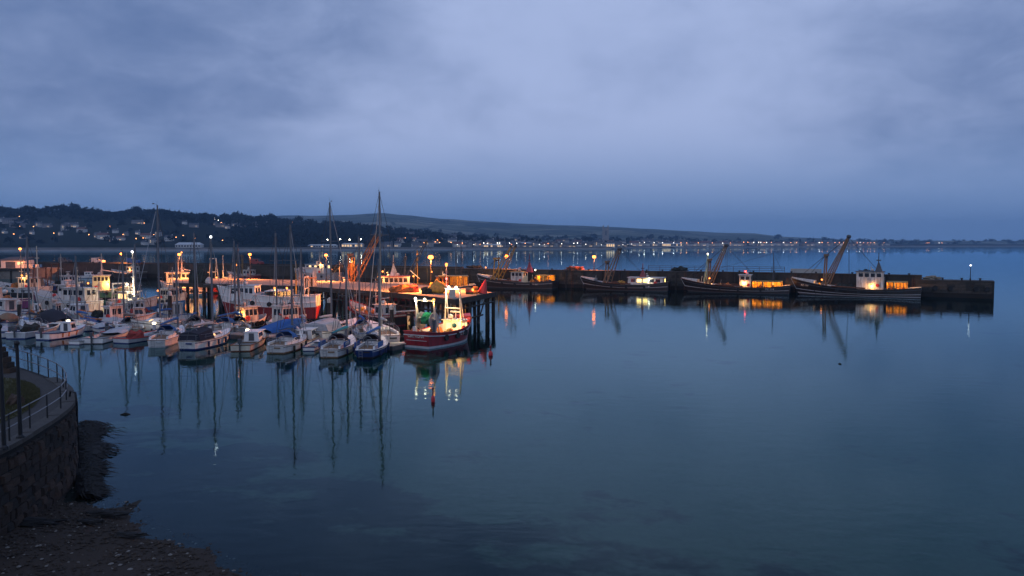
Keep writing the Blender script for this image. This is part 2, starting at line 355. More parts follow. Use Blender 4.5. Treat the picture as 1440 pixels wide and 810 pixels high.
b = MB(); b.v = [tuple(land_xyz(p, max(0, (j - 1) / (NT - 1)))) if j else tuple(land_xyz(p, 0) - Vector((0, 6, 14))) for j in range(NT + 1) for p in pxs]
for p in pxs:                                                     # back slope, so the ridge is solid
    q = land_xyz(p, 1.0); b.v.append((q.x * 1.25, q.y * 1.25, 2.0))
n_ = len(pxs); b.f = [(j * n_ + i, j * n_ + i + 1, (j + 1) * n_ + i + 1, (j + 1) * n_ + i) for j in range(NT + 1) for i in range(n_ - 1)]; b.mi = [0] * len(b.f)
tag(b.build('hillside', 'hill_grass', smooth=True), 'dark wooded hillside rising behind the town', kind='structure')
# beach and sea wall along the far shore
b = MB(); w_ = MB()
for i, p in enumerate(pxs):
    yc = interp(COAST, p); k = (p - 720) / F / cp; wide = 40 if p < 640 else 25
    b.v += [(k * (yc - wide), yc - wide, -1.0), (k * (yc - 4), yc - 4, 2.6)]
    w_.v += [(k * (yc - 5), yc - 5, -1), (k * (yc - 3), yc - 3, 5.6), (k * (yc + 16), yc + 16, 5.8)]
b.f = [(2 * i, 2 * i + 2, 2 * i + 3, 2 * i + 1) for i in range(n_ - 1)]; b.mi = [0] * len(b.f)
w_.f = [f for i in range(n_ - 1) for f in ((3 * i, 3 * i + 3, 3 * i + 4, 3 * i + 1), (3 * i + 1, 3 * i + 4, 3 * i + 5, 3 * i + 2))]; w_.mi = [0] * len(w_.f)
tag(b.build('shingle_shore', 'shingle'), 'grey shingle strip along the far shore', kind='structure')
tag(w_.build('promenade', 'seawall'), 'low sea wall and promenade along the far shore', kind='structure')
# the far hills with fields
fm = mat('far_fields', (0.11, 0.13, 0.06), 0.95, spec=0.05)
n, l = fm.node_tree.nodes, fm.node_tree.links; bs = n['Principled BSDF']
t_ = N(n, 'ShaderNodeTexCoord'); vo = N(n, 'ShaderNodeTexVoronoi', Scale=0.0042, Randomness=0.9); l.new(t_.outputs['Object'], vo.inputs['Vector'])
cr = N(n, 'ShaderNodeValToRGB'); sx = N(n, 'ShaderNodeSeparateColor'); l.new(vo.outputs['Color'], sx.inputs[0]); l.new(sx.outputs[0], cr.inputs[0])
cr.color_ramp.elements[0].color = (0.045, 0.06, 0.055, 1); cr.color_ramp.elements[1].color = (0.20, 0.20, 0.16, 1)
e_ = cr.color_ramp.elements.new(0.55); e_.color = (0.09, 0.11, 0.085, 1)
ve = N(n, 'ShaderNodeTexVoronoi', Scale=0.0042, Randomness=0.9, feature='DISTANCE_TO_EDGE'); l.new(t_.outputs['Object'], ve.inputs['Vector'])
vr = N(n, 'ShaderNodeMapRange'); l.new(ve.outputs['Distance'], vr.inputs[0]); vr.inputs[1].default_value = 0.02; vr.inputs[2].default_value = 0.06
hx = N(n, 'ShaderNodeMix', data_type='RGBA'); l.new(vr.outputs[0], hx.inputs[0]); hx.inputs[6].default_value = (0.02, 0.028, 0.015, 1); l.new(cr.outputs[0], hx.inputs[7])
l.new(hx.outputs[2], bs.inputs['Base Color'])
def far_xyz(px, t):
    y0 = max(interp(COAST, px) + (900 if px < 880 else 250), 2400); y1 = max(y0 + 1200, 5600)
    Y = lerp(y0, y1, t); zr = PY(px, interp(FAR_R, px), y1).z; s = t * t * (3 - 2 * t) * 0.35 + 0.65 * t
    z = 8 + (zr - 8) * s
    if 0 < t < 1: z += zr * 0.07 * t * (1 - t) * 4 * (math.sin(px * 0.021 + 5 * t) + 0.5 * math.sin(px * 0.06 + 9 * t)) * 0.5
    if t == 1: z += zr * 0.010 * (math.sin(px * 0.11) + math.sin(px * 0.27 + 1))
    return Vector(((px - 720) / F * Y / cp, Y, z))
b = MB(); b.v = [tuple(far_xyz(p, j / 9)) for j in range(10) for p in pxs] + [tuple(v * 1.15 for v in far_xyz(p, 1.0).xy) + (0.0,) for p in pxs]
b.f = [(j * n_ + i, j * n_ + i + 1, (j + 1) * n_ + i + 1, (j + 1) * n_ + i) for j in range(10) for i in range(n_ - 1)]; b.mi = [0] * len(b.f)
tag(b.build('far_hills', 'far_fields', smooth=True), 'long hazy hills of fields across the bay', kind='structure')

# woodland: leaf clumps by the thousand, reads as one mass
def crown(rs, c, r, h, k=46, leaf=0.34):
    vs = np.empty((k * 3, 3))
    for i in range(k):
        u = rs.normal(size=3); u /= np.linalg.norm(u); u[2] = abs(u[2]) * 1.0 - 0.25
        rad = 0.62 + 0.45 * rs.random()
        p = np.array([u[0] * r * rad, u[1] * r * rad, h * (0.45 + 0.55 * u[2] * rad)])
        for q in range(3): vs[3 * i + q] = c + p + rs.normal(size=3) * r * leaf
    return vs
rs = np.random.RandomState(3); chunks = []
def wood(px0, px1, t0, t1, count, rmin=5, rmax=10):
    for _ in range(count):
        px = rs.uniform(px0, px1); t = rs.uniform(t0, t1)
        if px < 330 and t < 0.62 and rs.random() < 0.78: continue        # the houses stand among gardens
        r = rs.uniform(rmin, rmax); chunks.append(crown(rs, np.array(land_xyz(px, t)), r, r * 1.9))
wood(-250, 330, 0.55, 1.0, 750, 4, 8); wood(-250, 330, 0.05, 0.6, 420, 4, 7); wood(-250, 340, 0.93, 1.0, 230, 4, 8)
wood(330, 560, 0.03, 1.0, 620); wood(560, 760, 0.25, 1.0, 160, 5, 9)
for _ in range(260):
    px = rs.uniform(560, 1120); t = rs.uniform(0.0, 0.30); r = rs.uniform(7, 14)
    chunks.append(crown(rs, np.array(far_xyz(px, t)), r, r * 1.2, 30))
for _ in range(160):
    px = rs.uniform(1080, 1700); t = rs.uniform(0.0, 0.9); r = rs.uniform(10, 18)
    chunks.append(crown(rs, np.array(far_xyz(px, t)), r, r * 0.9, 30))
V = np.concatenate(chunks); me = bpy.data.meshes.new('woodland'); nt = len(V) // 3
me.vertices.add(len(V)); me.vertices.foreach_set('co', V.ravel()); me.loops.add(len(V)); me.loops.foreach_set('vertex_index', np.arange(len(V), dtype=np.int32))
me.polygons.add(nt); me.polygons.foreach_set('loop_start', np.arange(0, len(V), 3, dtype=np.int32)); me.polygons.foreach_set('loop_total', np.full(nt, 3, dtype=np.int32))
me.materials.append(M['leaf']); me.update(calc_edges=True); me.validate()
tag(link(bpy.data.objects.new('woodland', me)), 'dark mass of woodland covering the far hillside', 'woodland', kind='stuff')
# single trees standing out against the hills
def far_tree(p, r, h, label):
    root = empty('tree', p, 0, label, 'tree', 'single trees standing out on the far shore')
    MB().tube([(0, 0, -1), (0.3, 0, h * 0.3), (0, 0.2, h * 0.75)], r * 0.09, 6, r * 0.03).build('trunk', 'bark', root)
    v = crown(rs, np.array([0, 0, h * 0.2]), r, h * 0.8, 120, 0.26); c = MB(); c.v = [tuple(q) for q in v]; c.f = [(3 * i, 3 * i + 1, 3 * i + 2) for i in range(len(v) // 3)]; c.mi = [0] * len(c.f)
    c.build('crown', 'leaf', root)
for px, t, r, h in ((383, 0.9, 11, 24), (421, 0.95, 12, 25), (403, 0.97, 9, 18), (108, 1.0, 13, 22), (195, 1.0, 12, 20)):
    far_tree(land_xyz(px, t), r, h, 'round broad tree on the skyline of the near wooded ridge')
for px, t, r, h in ((640, 0.05, 26, 34), (735, 0.04, 22, 30), (825, 0.03, 24, 26), (862, 0.03, 22, 26), (660, 0.03, 20, 26)):
    far_tree(far_xyz(px, t), r, h, 'dark rounded tree among the town roofs across the bay')

# houses
def house_mesh(i, w, d, h, rh, wallm, roofm, lit):
    b = MB(); b.box(-w/2, w/2, -d/2, d/2, -3, h); b.cur = 1; e = 0.5
    b.add([(-w/2 - e, -d/2 - e, h - .1), (w/2 + e, -d/2 - e, h - .1), (w/2 + e, d/2 + e, h - .1), (-w/2 - e, d/2 + e, h - .1), (-w/2 - e, 0, h + rh), (w/2 + e, 0, h + rh)],
          [(0, 1, 5, 4), (2, 3, 4, 5), (1, 2, 5), (3, 0, 4), (0, 3, 2, 1)])
    b.cur = 0; b.box(w/2 - 1.4, w/2 - 0.4, -0.5, 0.5, h, h + rh + 1.2)
    nwin = max(2, int(w / 2.6)); rr = random.Random(i)
    for fl in range(max(1, int(h / 2.7))):
        for k in range(nwin):
            x = -w/2 + (k + 0.5) * w / nwin; z = 1.0 + fl * 2.7
            b.cur = 3 if rr.random() < lit else 2
            b.box(x - 0.55, x + 0.55, -d/2 - 0.08, -d/2 + 0.02, z, z + 1.35)
    return b.mesh('house', [wallm, roofm, 'glass', 'far_window'])
HM = [house_mesh(0, 11, 8, 5.4, 3.2, 'house_white', 'roof_slate', .12), house_mesh(1, 9, 8, 5.6, 3.4, 'house_stone', 'roof_slate', .18), house_mesh(2, 16, 9, 6, 3.6, 'house_white', 'roof_red', .10),
      house_mesh(3, 22, 9, 5.6, 3.2, 'house_stone', 'roof_slate', .14), house_mesh(4, 8, 7, 5.2, 3.4, 'house_white', 'roof_slate', .25), house_mesh(5, 13, 9, 8.2, 3.4, 'pale_render', 'roof_slate', .22)]
HL = ['white house with slate roof', 'grey stone house with slate roof', 'long white house with brown roof', 'long stone terrace with slate roof', 'small white house with slate roof', 'tall pale house with slate roof']
def house(p, k, rz, where, group, s=1.0):
    o = bpy.data.objects.new('house', HM[k]); link(o); o.location = p; o.rotation_euler = (0, 0, rz); o.scale = (s, s, s)
    return tag(o, HL[k] + ' ' + where, 'house', group)
hr = random.Random(11)
for px, t in [(18, .50), (28, .42), (40, .52), (58, .48), (70, .46), (95, .40), (101, .46), (110, .44), (88, .30), (140, .22), (148, .20), (10, .30), (6, .55), (118, .34), (165, .36), (180, .30), (196, .36), (208, .26), (225, .30), (240, .18), (196, .60),
              (204, .58), (262, .55), (275, .50), (305, .62), (312, .58), (322, .55), (332, .60), (345, .62), (360, .58), (375, .66), (390, .6), (48, .30), (35, .20), (160, .16), (205, .10), (218, .12), (172, .20), (-20, .45), (-60, .4)]:
    house(land_xyz(px, t), hr.randrange(6), hr.uniform(-.5, .5), 'among trees on the near wooded hillside', 'houses among the trees on the hillside', hr.uniform(0.85, 1.3))
for i in range(110):
    px = hr.uniform(515, 880); t = hr.random() ** 1.3 * 0.85
    house(land_xyz(px, t) if hr.random() < .7 else far_xyz(px, hr.random() * .10), hr.randrange(6), hr.uniform(-.4, .4), 'in the town behind the lit promenade', 'houses of the town across the bay', hr.uniform(1.0, 1.5))
for i in range(34):
    px = 892 + i * 4.4 + hr.uniform(-1, 1)
    house(land_xyz(px, hr.uniform(0.0, .25)), hr.choice([0, 2, 4, 5, 2]), hr.uniform(-.2, .2), 'in the lit row on the low point', 'houses in the row on the low point', hr.uniform(1.6, 2.2))
for i in range(26):
    px = 1046 + i * 8 + hr.uniform(-3, 3)
    house(land_xyz(px, hr.uniform(0.0, .3)), hr.randrange(6), hr.uniform(-.2, .2), 'in the distant village along the bay', 'houses of the distant village', hr.uniform(1.6, 2.2))
for i in range(40):
    px = 640 + i * 6 + hr.uniform(-2, 2)
    house(land_xyz(px, hr.uniform(0.01, .06)), hr.choice([2, 3, 5, 5, 0]), hr.uniform(-.1, .1), 'facing the sea on the lit promenade', 'houses facing the promenade', hr.uniform(1.0, 1.35))
# church tower
p = far_xyz(851, 0.02); T = empty('church_tower', p, 0, 'tall square church tower rising above the town trees', 'tower')
MB().box(-11, 11, -11, 11, -20, 62).build('shaft', 'house_stone', T)
pin = MB()
for sx_ in (-1, 1):
    for sy_ in (-1, 1): MB().add([(sx_ * 9 - 2.5, sy_ * 9 - 2.5, 62), (sx_ * 9 + 2.5, sy_ * 9 - 2.5, 62), (sx_ * 9 + 2.5, sy_ * 9 + 2.5, 62), (sx_ * 9 - 2.5, sy_ * 9 + 2.5, 62), (sx_ * 9, sy_ * 9, 75)], [(0, 1, 4), (1, 2, 4), (2, 3, 4), (3, 0, 4)]).build('pinnacle', 'house_stone', T)
MB().box(-2.5, 2.5, -11.3, -10.9, 36, 52).build('louvre', 'dark_grey', T)
# long pale pavilion by the beach, seafront halls
def hall(px, t, w, d, h, label, lit=0.8, rh=2.2, wall='house_white'):
    T = empty('seafront_hall', land_xyz(px, t), 0, label, 'building')
    MB().box(-w/2, w/2, -d/2, d/2, -2, h).build('wall', wall, T)
    e = 0.8; MB().add([(-w/2 - e, -d/2 - e, h), (w/2 + e, -d/2 - e, h), (w/2 + e, d/2 + e, h), (-w/2 - e, d/2 + e, h), (-w/2 + 4, 0, h + rh), (w/2 - 4, 0, h + rh)], [(0, 1, 5, 4), (2, 3, 4, 5), (1, 2, 5), (3, 0, 4), (0, 3, 2, 1)]).build('roof', 'pale_grey', T)
    nw = int(w / 5)
    for k in range(nw):
        x = -w/2 + (k + .5) * w / nw
        MB().box(x - 1.6, x + 1.6, -d/2 - .15, -d/2, 1.0, h - 1.0).build('window', 'far_window' if hr.random() < lit else 'glass', T)
hall(268, 0.02, 46, 14, 5, 'long low pale roofed hall beside the far beach', 0.1, 4)
hall(497, 0.03, 42, 16, 6, 'bright floodlit hall on the far waterfront', .9)
hall(455, 0.02, 55, 12, 4, 'low dim shed on the far waterfront', 0.1)
hall(742, 0.05, 44, 16, 9, 'white lit seafront building in the middle of the promenade', 1.0)
hall(690, 0.02, 50, 14, 5, 'long lit seafront arcade on the promenade', 0.45)
hall(856, 0.02, 26, 14, 8, 'warmly lit seafront hotel below the church tower', 1.0)
hall(930, 0.05, 150, 20, 9, 'long pale terminal shed on the low point', 0.35)
# street lamps of the far shore
def lamp_proto(hh, m, r, pole='dark_grey', up=True):
    root = empty('street_lamp')
    MB().tube([(0, 0, -1), (0, 0, hh)], 0.16, 5, 0.1).build('pole', pole, root)
    MB().tube([(0, 0, hh), (0.9, -0.6, hh + .3)], 0.1, 5).build('arm', pole, root)
    MB().ball((0.9, -0.6, hh + .15), r, 8, 6, 1, 1, 0.7).build('lantern', m, root)
    return root
lpw = lamp_proto(9, 'far_warm', 0.75); lpx = lamp_proto(9, 'far_white', 0.8); lpf = lamp_proto(12, 'far_flood', 1.1)
tag(lpw, None, 'street lamp'); tag(lpx, None, 'street lamp'); tag(lpf, None, 'floodlight')
used = set()
def far_lamp(proto, p, label, group, s=1.0):
    o = proto if proto.name not in used else copy_tree(proto)
    used.add(proto.name); o.location = p; o.scale = (s, s, s); tag(o, label, None, group)
def lamp_at(proto, px, py, label, group, t0=0.0, s=1.0, hh=9):
    best = min((abs(PY(px, py, land_xyz(px, t).y).z - (land_xyz(px, t).z + hh * s)), t) for t in np.linspace(t0, 1, 40))
    far_lamp(proto, land_xyz(px, best[1]), label, group, s)
for px, py in ((22, 329), (78, 328), (127, 329), (157, 319), (175, 330), (193, 336), (203, 335), (218, 330), (249, 334), (259, 331), (275, 336), (314, 338), (339, 334), (364, 340), (386, 336), (31, 305), (31, 319), (50, 318), (420, 335), (205, 313), (313, 313), (368, 316), (412, 313)):
    lamp_at(lpw, px, py, 'street lamp glowing orange on the wooded hillside road', 'street lamps on the hillside')
for px, py in ((304, 308), (309, 310), (438, 318), (496, 316), (548, 307), (553, 307)):
    lamp_at(lpx, px, py, 'white lamp shining high among the hillside trees', 'white lamps among the hillside trees', s=1.0)
for px in (461, 479, 492, 505, 508): lamp_at(lpf, px, 337, 'bright floodlight over the far waterfront yard', 'floodlights on the waterfront yard', 0, 1.0, 12)
px = 640
while px < 884:
    px += hr.choice((3, 5, 7, 9, 14)); wrm_ = hr.random() < .3
    far_lamp(lpw if wrm_ else lpx, land_xyz(px, hr.choice((0, 0, 0, .05))), ('orange' if wrm_ else 'white') + ' lamp on the lit seafront promenade', 'lamps along the promenade', hr.uniform(.55, 1.1))
for px in (545, 548, 556, 570, 585, 596, 612, 615, 618, 634, 650): far_lamp(lpw, land_xyz(px, hr.uniform(0, .4)), 'street lamp glowing orange in the town streets', 'street lamps in the town', 1.0)
for px in list(range(895, 1040, 12)): far_lamp(lpw if hr.random() < .5 else lpx, land_xyz(px + hr.uniform(-3, 3), 0.0), 'lamp lighting the row of buildings on the low point', 'lamps on the low point', 1.4)
for px in (1044, 1050, 1058, 1065, 1068, 1073, 1076, 1083, 1100, 1110, 1118, 1131, 1150, 1154, 1162, 1172, 1178, 1184, 1190, 1203, 1207, 1212, 1218, 1222, 1227, 1241, 1301, 1304, 1318, 1322):
    far_lamp(lpw if hr.random() < .55 else lpx, land_xyz(px, 0.0), 'tiny lamp on the distant shore of the bay', 'lamps on the distant shore', 1.7)

# ------------------------------------------------------------------ near quay (left foreground)
QZ = 3.6
q_edge = [at(px, py, QZ) for px, py in ((-260, 770), (-120, 692), (0, 634), (22, 623), (45, 609), (66, 596), (84, 584), (97, 574), (103, 565), (104, 556), (99, 546), (90, 538), (72, 529), (50, 521), (28, 514), (0, 507), (-60, 499), (-200, 492))]
def resample(pts, step):
    out = [pts[0].copy()]; acc = 0.0
    for a, b_ in zip(pts, pts[1:]):
        L = (b_ - a).length; d = step - acc
        while d <= L: out.append(a.lerp(b_, d / L)); d += step
        acc = (acc + L) % step
    return out
quay = empty('quay', q_edge[7].xy.to_3d(), 0, 'dark stone quay with curved corner and railing beside the beach', 'quay')
q0 = quay.location
def rel(p): return Vector(p) - q0
inner = [Vector((-90, q_edge[-1].y, 0)), Vector((-90, q_edge[0].y - 4, 0))]
b = MB(); b.prism([rel(p)[:2] for p in q_edge] + [rel(p)[:2] for p in inner], -1.0, QZ - 0.12); b.build('core', 'mortar', quay)
# paving and grass on top
def inset(pts, d):
    out = []
    for i, p in enumerate(pts):
        t = (pts[min(i + 1, len(pts) - 1)] - pts[max(i - 1, 0)]).normalized(); out.append(p + Vector((-t.y, t.x, 0)) * d)
    return out
q_in = inset(q_edge, 0.45)
MB().prism([rel(p)[:2] for p in q_in] + [rel(p)[:2] for p in inner], QZ - 0.12, QZ + 0.01).build('paving', 'tarmac', quay)
gpts = [rel(at(px, py, QZ))[:2] for px, py in ((-80, 640), (0, 596), (30, 583), (48, 572), (57, 560), (56, 549), (44, 540), (22, 534), (-40, 528), (-120, 530))]
MB().prism(gpts, QZ - 0.05, QZ + 0.05).build('grass_plot', 'grass', quay)
g = MB(); gr = random.Random(5)
gv = [Vector((p[0], p[1], 0)) for p in gpts]; gc = sum(gv, Vector()) / len(gv)
for i in range(9000):
    a = gr.randrange(len(gv)); u, v = math.sqrt(gr.random()), gr.random(); p = gc.lerp(gv[a].lerp(gv[(a + 1) % len(gv)], v), u)
    h = gr.uniform(.04, .13); an = gr.uniform(0, 6.28); w = .02
    g.add([(p.x - w * math.cos(an), p.y - w * math.sin(an), QZ + .04), (p.x + w * math.cos(an), p.y + w * math.sin(an), QZ + .04), (p.x + gr.uniform(-.05, .05), p.y + gr.uniform(-.05, .05), QZ + .05 + h)], [(0, 1, 2)])
tag(g.build('grass_blades', 'grass', quay), kind='stuff')
bld = lump(tuple(rel(at(22, 570, QZ))[:2]) + (QZ + .15,), .35, .3, .35, 3); bld.build('boulder', 'stone_c', quay)
# facing stones, laid in rough courses
def stone_mesh(seed):
    r = random.Random(seed); j = lambda a: a + r.uniform(-.07, .07)
    c = [(j(-.5), 0, j(-.5)), (j(.5), 0, j(-.5)), (j(.5), .5, j(-.5)), (j(-.5), .5, j(-.5)), (j(-.5), 0, j(.5)), (j(.5), 0, j(.5)), (j(.5), .5, j(.5)), (j(-.5), .5, j(.5))]
    b = MB(); m = r.uniform(-.38, -.10); f = [(x * r.uniform(.6, .9), m + r.uniform(-.12, .12), z * r.uniform(.6, .9)) for x, y, z in (c[0], c[1], c[5], c[4])]
    b.add(c + f, [(0, 1, 9, 8), (1, 5, 10, 9), (5, 4, 11, 10), (4, 0, 8, 11), (8, 9, 10, 11), (1, 2, 6, 5), (4, 5, 6, 7), (3, 0, 4, 7), (0, 3, 2, 1)])
    return b
SM = [[stone_mesh(i * 3 + k).mesh('stone', mm) for i in range(4)] for k, mm in enumerate(('stone', 'stone_b', 'stone_c'))]
line = resample(q_edge[1:13], 0.05); sr = random.Random(21)
z = -0.6; ns = 0
while z < QZ - 0.40:
    h = sr.uniform(.24, .46); h = min(h, QZ - 0.30 - z); s = sr.uniform(0, .3)
    while True:
        w = sr.uniform(.22, .80); i0, i1 = int(s / .05), int((s + w) / .05)
        if i1 >= len(line): break
        a, c = line[i0], line[i1]; t = (c - a); mid = (a + c) / 2
        if mid.x > -32 and mid.y < 46:
            nrm = Vector((t.y, -t.x, 0)).normalized()
            o = bpy.data.objects.new('stone', sr.choice(SM[sr.choice((0, 0, 1, 2))])); link(o); o.parent = quay
            o.location = rel(mid).xy.to_3d() + nrm * 0.02 + Vector((0, 0, z + h / 2)); o.rotation_euler = (0, 0, math.atan2(t.y, t.x)); o.scale = (t.length * .95, .28, h * .93); ns += 1
        s += w + .02
    z += h + .015
for i in range(0, len(line) - 22, 20):
    a, c = line[i], line[i + 20]; t = c - a; mid = (a + c) / 2
    if mid.x < -33: continue
    MBc = MB().box(-t.length / 2 + .01, t.length / 2 - .01, -.08, .48, 0, .16 + .01 * (i % 3)); o = MBc.build('coping_stone', 'coping', quay)
    o.location = rel(mid).xy.to_3d() + Vector((0, 0, QZ - .12)); o.rotation_euler = (0, 0, math.atan2(t.y, t.x))
# railing on the quay edge
rl = inset(q_edge[1:], 0.28); posts = resample(rl, 1.9)
posts = [p for p in posts if p.x > -36]
for p in posts: MB().tube([(0, 0, 0), (0, 0, 1.08)], .035, 6).build('railing_post', 'iron', quay, loc=rel(p))
for hz_ in (0.55, 1.05): MB().tube([rel(p) + Vector((0, 0, hz_)) for p in resample(rl, .5) if p.x > -37], .026, 5).build('rail', 'rail_metal', quay)
# bent drain pipe at the corner
c0 = at(103, 560, QZ); nd = Vector((.8, -.6, 0))
MB().tube([rel(c0) + Vector((-.3, .2, 0)), rel(c0) + Vector((-.15, .05, .35)), rel(c0) + nd * .25 + Vector((0, 0, .3)), rel(c0) + nd * .38 + Vector((0, 0, -.2)), rel(c0) + nd * .38 + Vector((0, 0, -3.6))], .05, 6).build('bent_pipe', 'iron', quay)
# tall thin posts standing at the edge
for px, py, hh, lab in ((6, 632, 4.4, 'tall thin black iron post with ball top at the quay edge by the grass'), (29, 617, 3.6, 'shorter thin black iron post beside the quay railing')):
    p = at(px, py, QZ); T = empty('iron_post', p, 0, lab, 'post')
    MB().tube([(0, 0, 0), (0, 0, hh)], .075, 8, .055).build('shaft', 'iron', T); MB().ball((0, 0, hh + .07), .1).build('finial', 'iron', T); MB().lathe([(.16, 0), (.15, .1), (.09, .16)], 8).build('base', 'iron', T)
# sloping stone buttress end of the next wall
p = at(-6, 524, QZ); T = empty('wall_end', p, 0, 'sloping brown stone wall end beyond the grass on the quay', 'wall')
for k in range(6):
    MB().box(-2.6, 1.05 - k * .17, -.35, .35, k * .3, k * .3 + .285).build('stone', ('stone_c', 'stone')[k % 2], T)

# ------------------------------------------------------------------ beach shingle, weed and rocks
rp = np.random.RandomState(9); b = MB(); bpale = MB()
ico = [(0, 0, 1), (.9, 0, .2), (.28, .86, .2), (-.73, .53, .2), (-.73, -.53, .2), (.28, -.86, .2), (0, 0, -.8)]
icf = [(0, 1, 2), (0, 2, 3), (0, 3, 4), (0, 4, 5), (0, 5, 1), (6, 2, 1), (6, 3, 2), (6, 4, 3), (6, 5, 4), (6, 1, 5)]
cnt = 0
while cnt < 15000:
    x, y = rp.uniform(-33, 6), rp.uniform(16, 33.5); d = shore_d(x, y)
    if d > 0.8 or d < -9.5: continue
    s = 0.03 + 0.07 * rp.random() ** 2.5; zz = bed_z(x, y) + s * .25; a = rp.uniform(0, 6.28); ca, sa = math.cos(a), math.sin(a); e = rp.uniform(.6, 1.4)
    tb = bpale if rp.random() < .07 else b
    tb.add([(x + s * (vx * e * ca - vy * sa), y + s * (vx * e * sa + vy * ca), zz + s * .6 * vz) for vx, vy, vz in ico], icf); cnt += 1
sh = empty('shingle', (0, 0, 0), 0, 'dark wet pebbles scattered thickly over the beach', 'pebbles'); sh['kind'] = 'stuff'
tag(b.build('pebbles', 'pebble', sh), kind='stuff'); tag(bpale.build('pale_pebbles', 'pebble_pale', sh), kind='stuff')
for i, (px, py, s, lab) in enumerate(((38, 735, .8, 'low dark rock under the quay wall on the beach'), (150, 723, .55, 'long flat dark weedy rock at the tip of the beach'), (128, 733, .35, 'small dark stone near the tip of the beach'), (180, 752, .4, 'small rounded dark stone on the shingle slope'))):
    p = at(px, py, bed_z(*at(px, py, .2).xy) + .1)
    o = lump((0, 0, 0), s * 1.6, s * .45, s * .22, i, amp=.3).build('beach_rock', 'rock'); o.location = p; tag(o, lab, 'rock')
wd = MB(); wr_ = random.Random(4)
for i in range(5200):
    t = wr_.random(); py = lerp(596, 700, t ** .9); px = 108 + abs(wr_.gauss(0, 10)) * (1.25 if t < .55 else .75) * (0.4 + 0.9 * abs(math.sin(py * .11 + 1.0)))
    p = at(px, py, 0); zz = .02 + .20 * max(0, 1 - (px - 106) / 34) * wr_.random()
    L = wr_.uniform(.4, 1.1); a = wr_.gauss(0, .45); w = wr_.uniform(.03, .07); dxx, dyy = math.cos(a), math.sin(a) * .6
    wd.add([(p.x, p.y - w, zz + .02), (p.x, p.y + w, zz + .02), (p.x + L * .6 * dxx, p.y + L * .6 * dyy + w, zz + .10), (p.x + L * .6 * dxx, p.y + L * .6 * dyy - w, zz + .10), (p.x + L * dxx, p.y + L * dyy, .012)], [(0, 1, 2, 3), (3, 2, 4)])
tag(wd.build('seaweed', 'weed'), 'dark ragged seaweed fringing the foot of the quay corner', 'seaweed', kind='stuff')
for i, (px, py, s, lab) in enumerate(((112, 612, 1.0, 'weed covered rock at the foot of the quay ladder'), (116, 640, 1.15, 'broad weed covered rock beside the quay corner'), (111, 668, .9, 'dark weedy rock nearest the beach under the quay wall'))):
    p = at(px, py, 0); o = lump((0, 0, .0), s * .8, s * 1.3, s * .22, i + 9, 18, 10, .33).build('weedy_rock', 'weed'); o.location = p; tag(o, lab, 'rock')
for i, (px, py, sx_, sy_) in enumerate(((176, 583, .3, .12), (148, 625, .3, .1), (1181, 512, .16, .14))):
    o = lump((0, 0, 0), sx_, sy_, .10, i + 30, 8, 5).build('floating_weed', 'weed'); o.location = at(px, py, 0); tag(o, ('ragged clump of weed drifting off the quay corner', 'thin strand of weed drifting by the weedy rocks', 'small dark buoy floating alone in open water')[i], ('weed', 'weed', 'buoy')[i])
# buoys
def buoy(px, py, s, lab):
    T = empty('buoy', at(px, py, 0), 0, lab, 'buoy')
    MB().lathe([(.05, -.3), (.30 * s, -.15), (.36 * s, .12), (.30 * s, .34), (.12 * s, .46)], 12).build('float', 'buoy_red', T, True)
    MB().lathe([(.11 * s, .45), (.11 * s, .78), (.16 * s, .82), (.16 * s, .95), (.05, 1.0)], 10).build('neck', 'maroon_paint', T)
    MB().tube([(0, 0, .98), (0, 0, 1.12)], .04).build('ring', 'steel', T)
buoy(609, 565, .40, 'red bottle shaped mooring buoy below the lit trawler stern')
buoy(690, 500, .62, 'small red buoy off the end of the pile pier')

# ------------------------------------------------------------------ lamps
def sodium_lamp(p, hh, power, label, group=None, r=.30, m='sodium', col=SOD, name='street_lamp', pole='iron', cat='street lamp'):
    T = empty(name, p, 0, label, cat, group)
    MB().tube([(0, 0, -.2), (0, 0, hh - .25)], .09, 7, .06).build('pole', pole, T)
    MB().lathe([(.16, 0), (.16, .5), (.09, .7)], 8).build('base', pole, T)
    MB().lathe([(.08, hh - .3), (r * .8, hh - .22), (r * .8, hh - .18)], 10).build('collar', 'dark_grey', T)
    MB().ball((0, 0, hh), r, 12, 8, 1, 1, .8).build('lantern', m, T, True)
    MB().lathe([(r * 1.1, hh + r * .74), (r * .5, hh + r * 1.1), (.03, hh + r * 1.2)], 10).build('cap', 'dark_grey', T)
    if power: shaded_light(T, (0, 0, hh - r - .02), power * 14, col, r * .9)
    return T

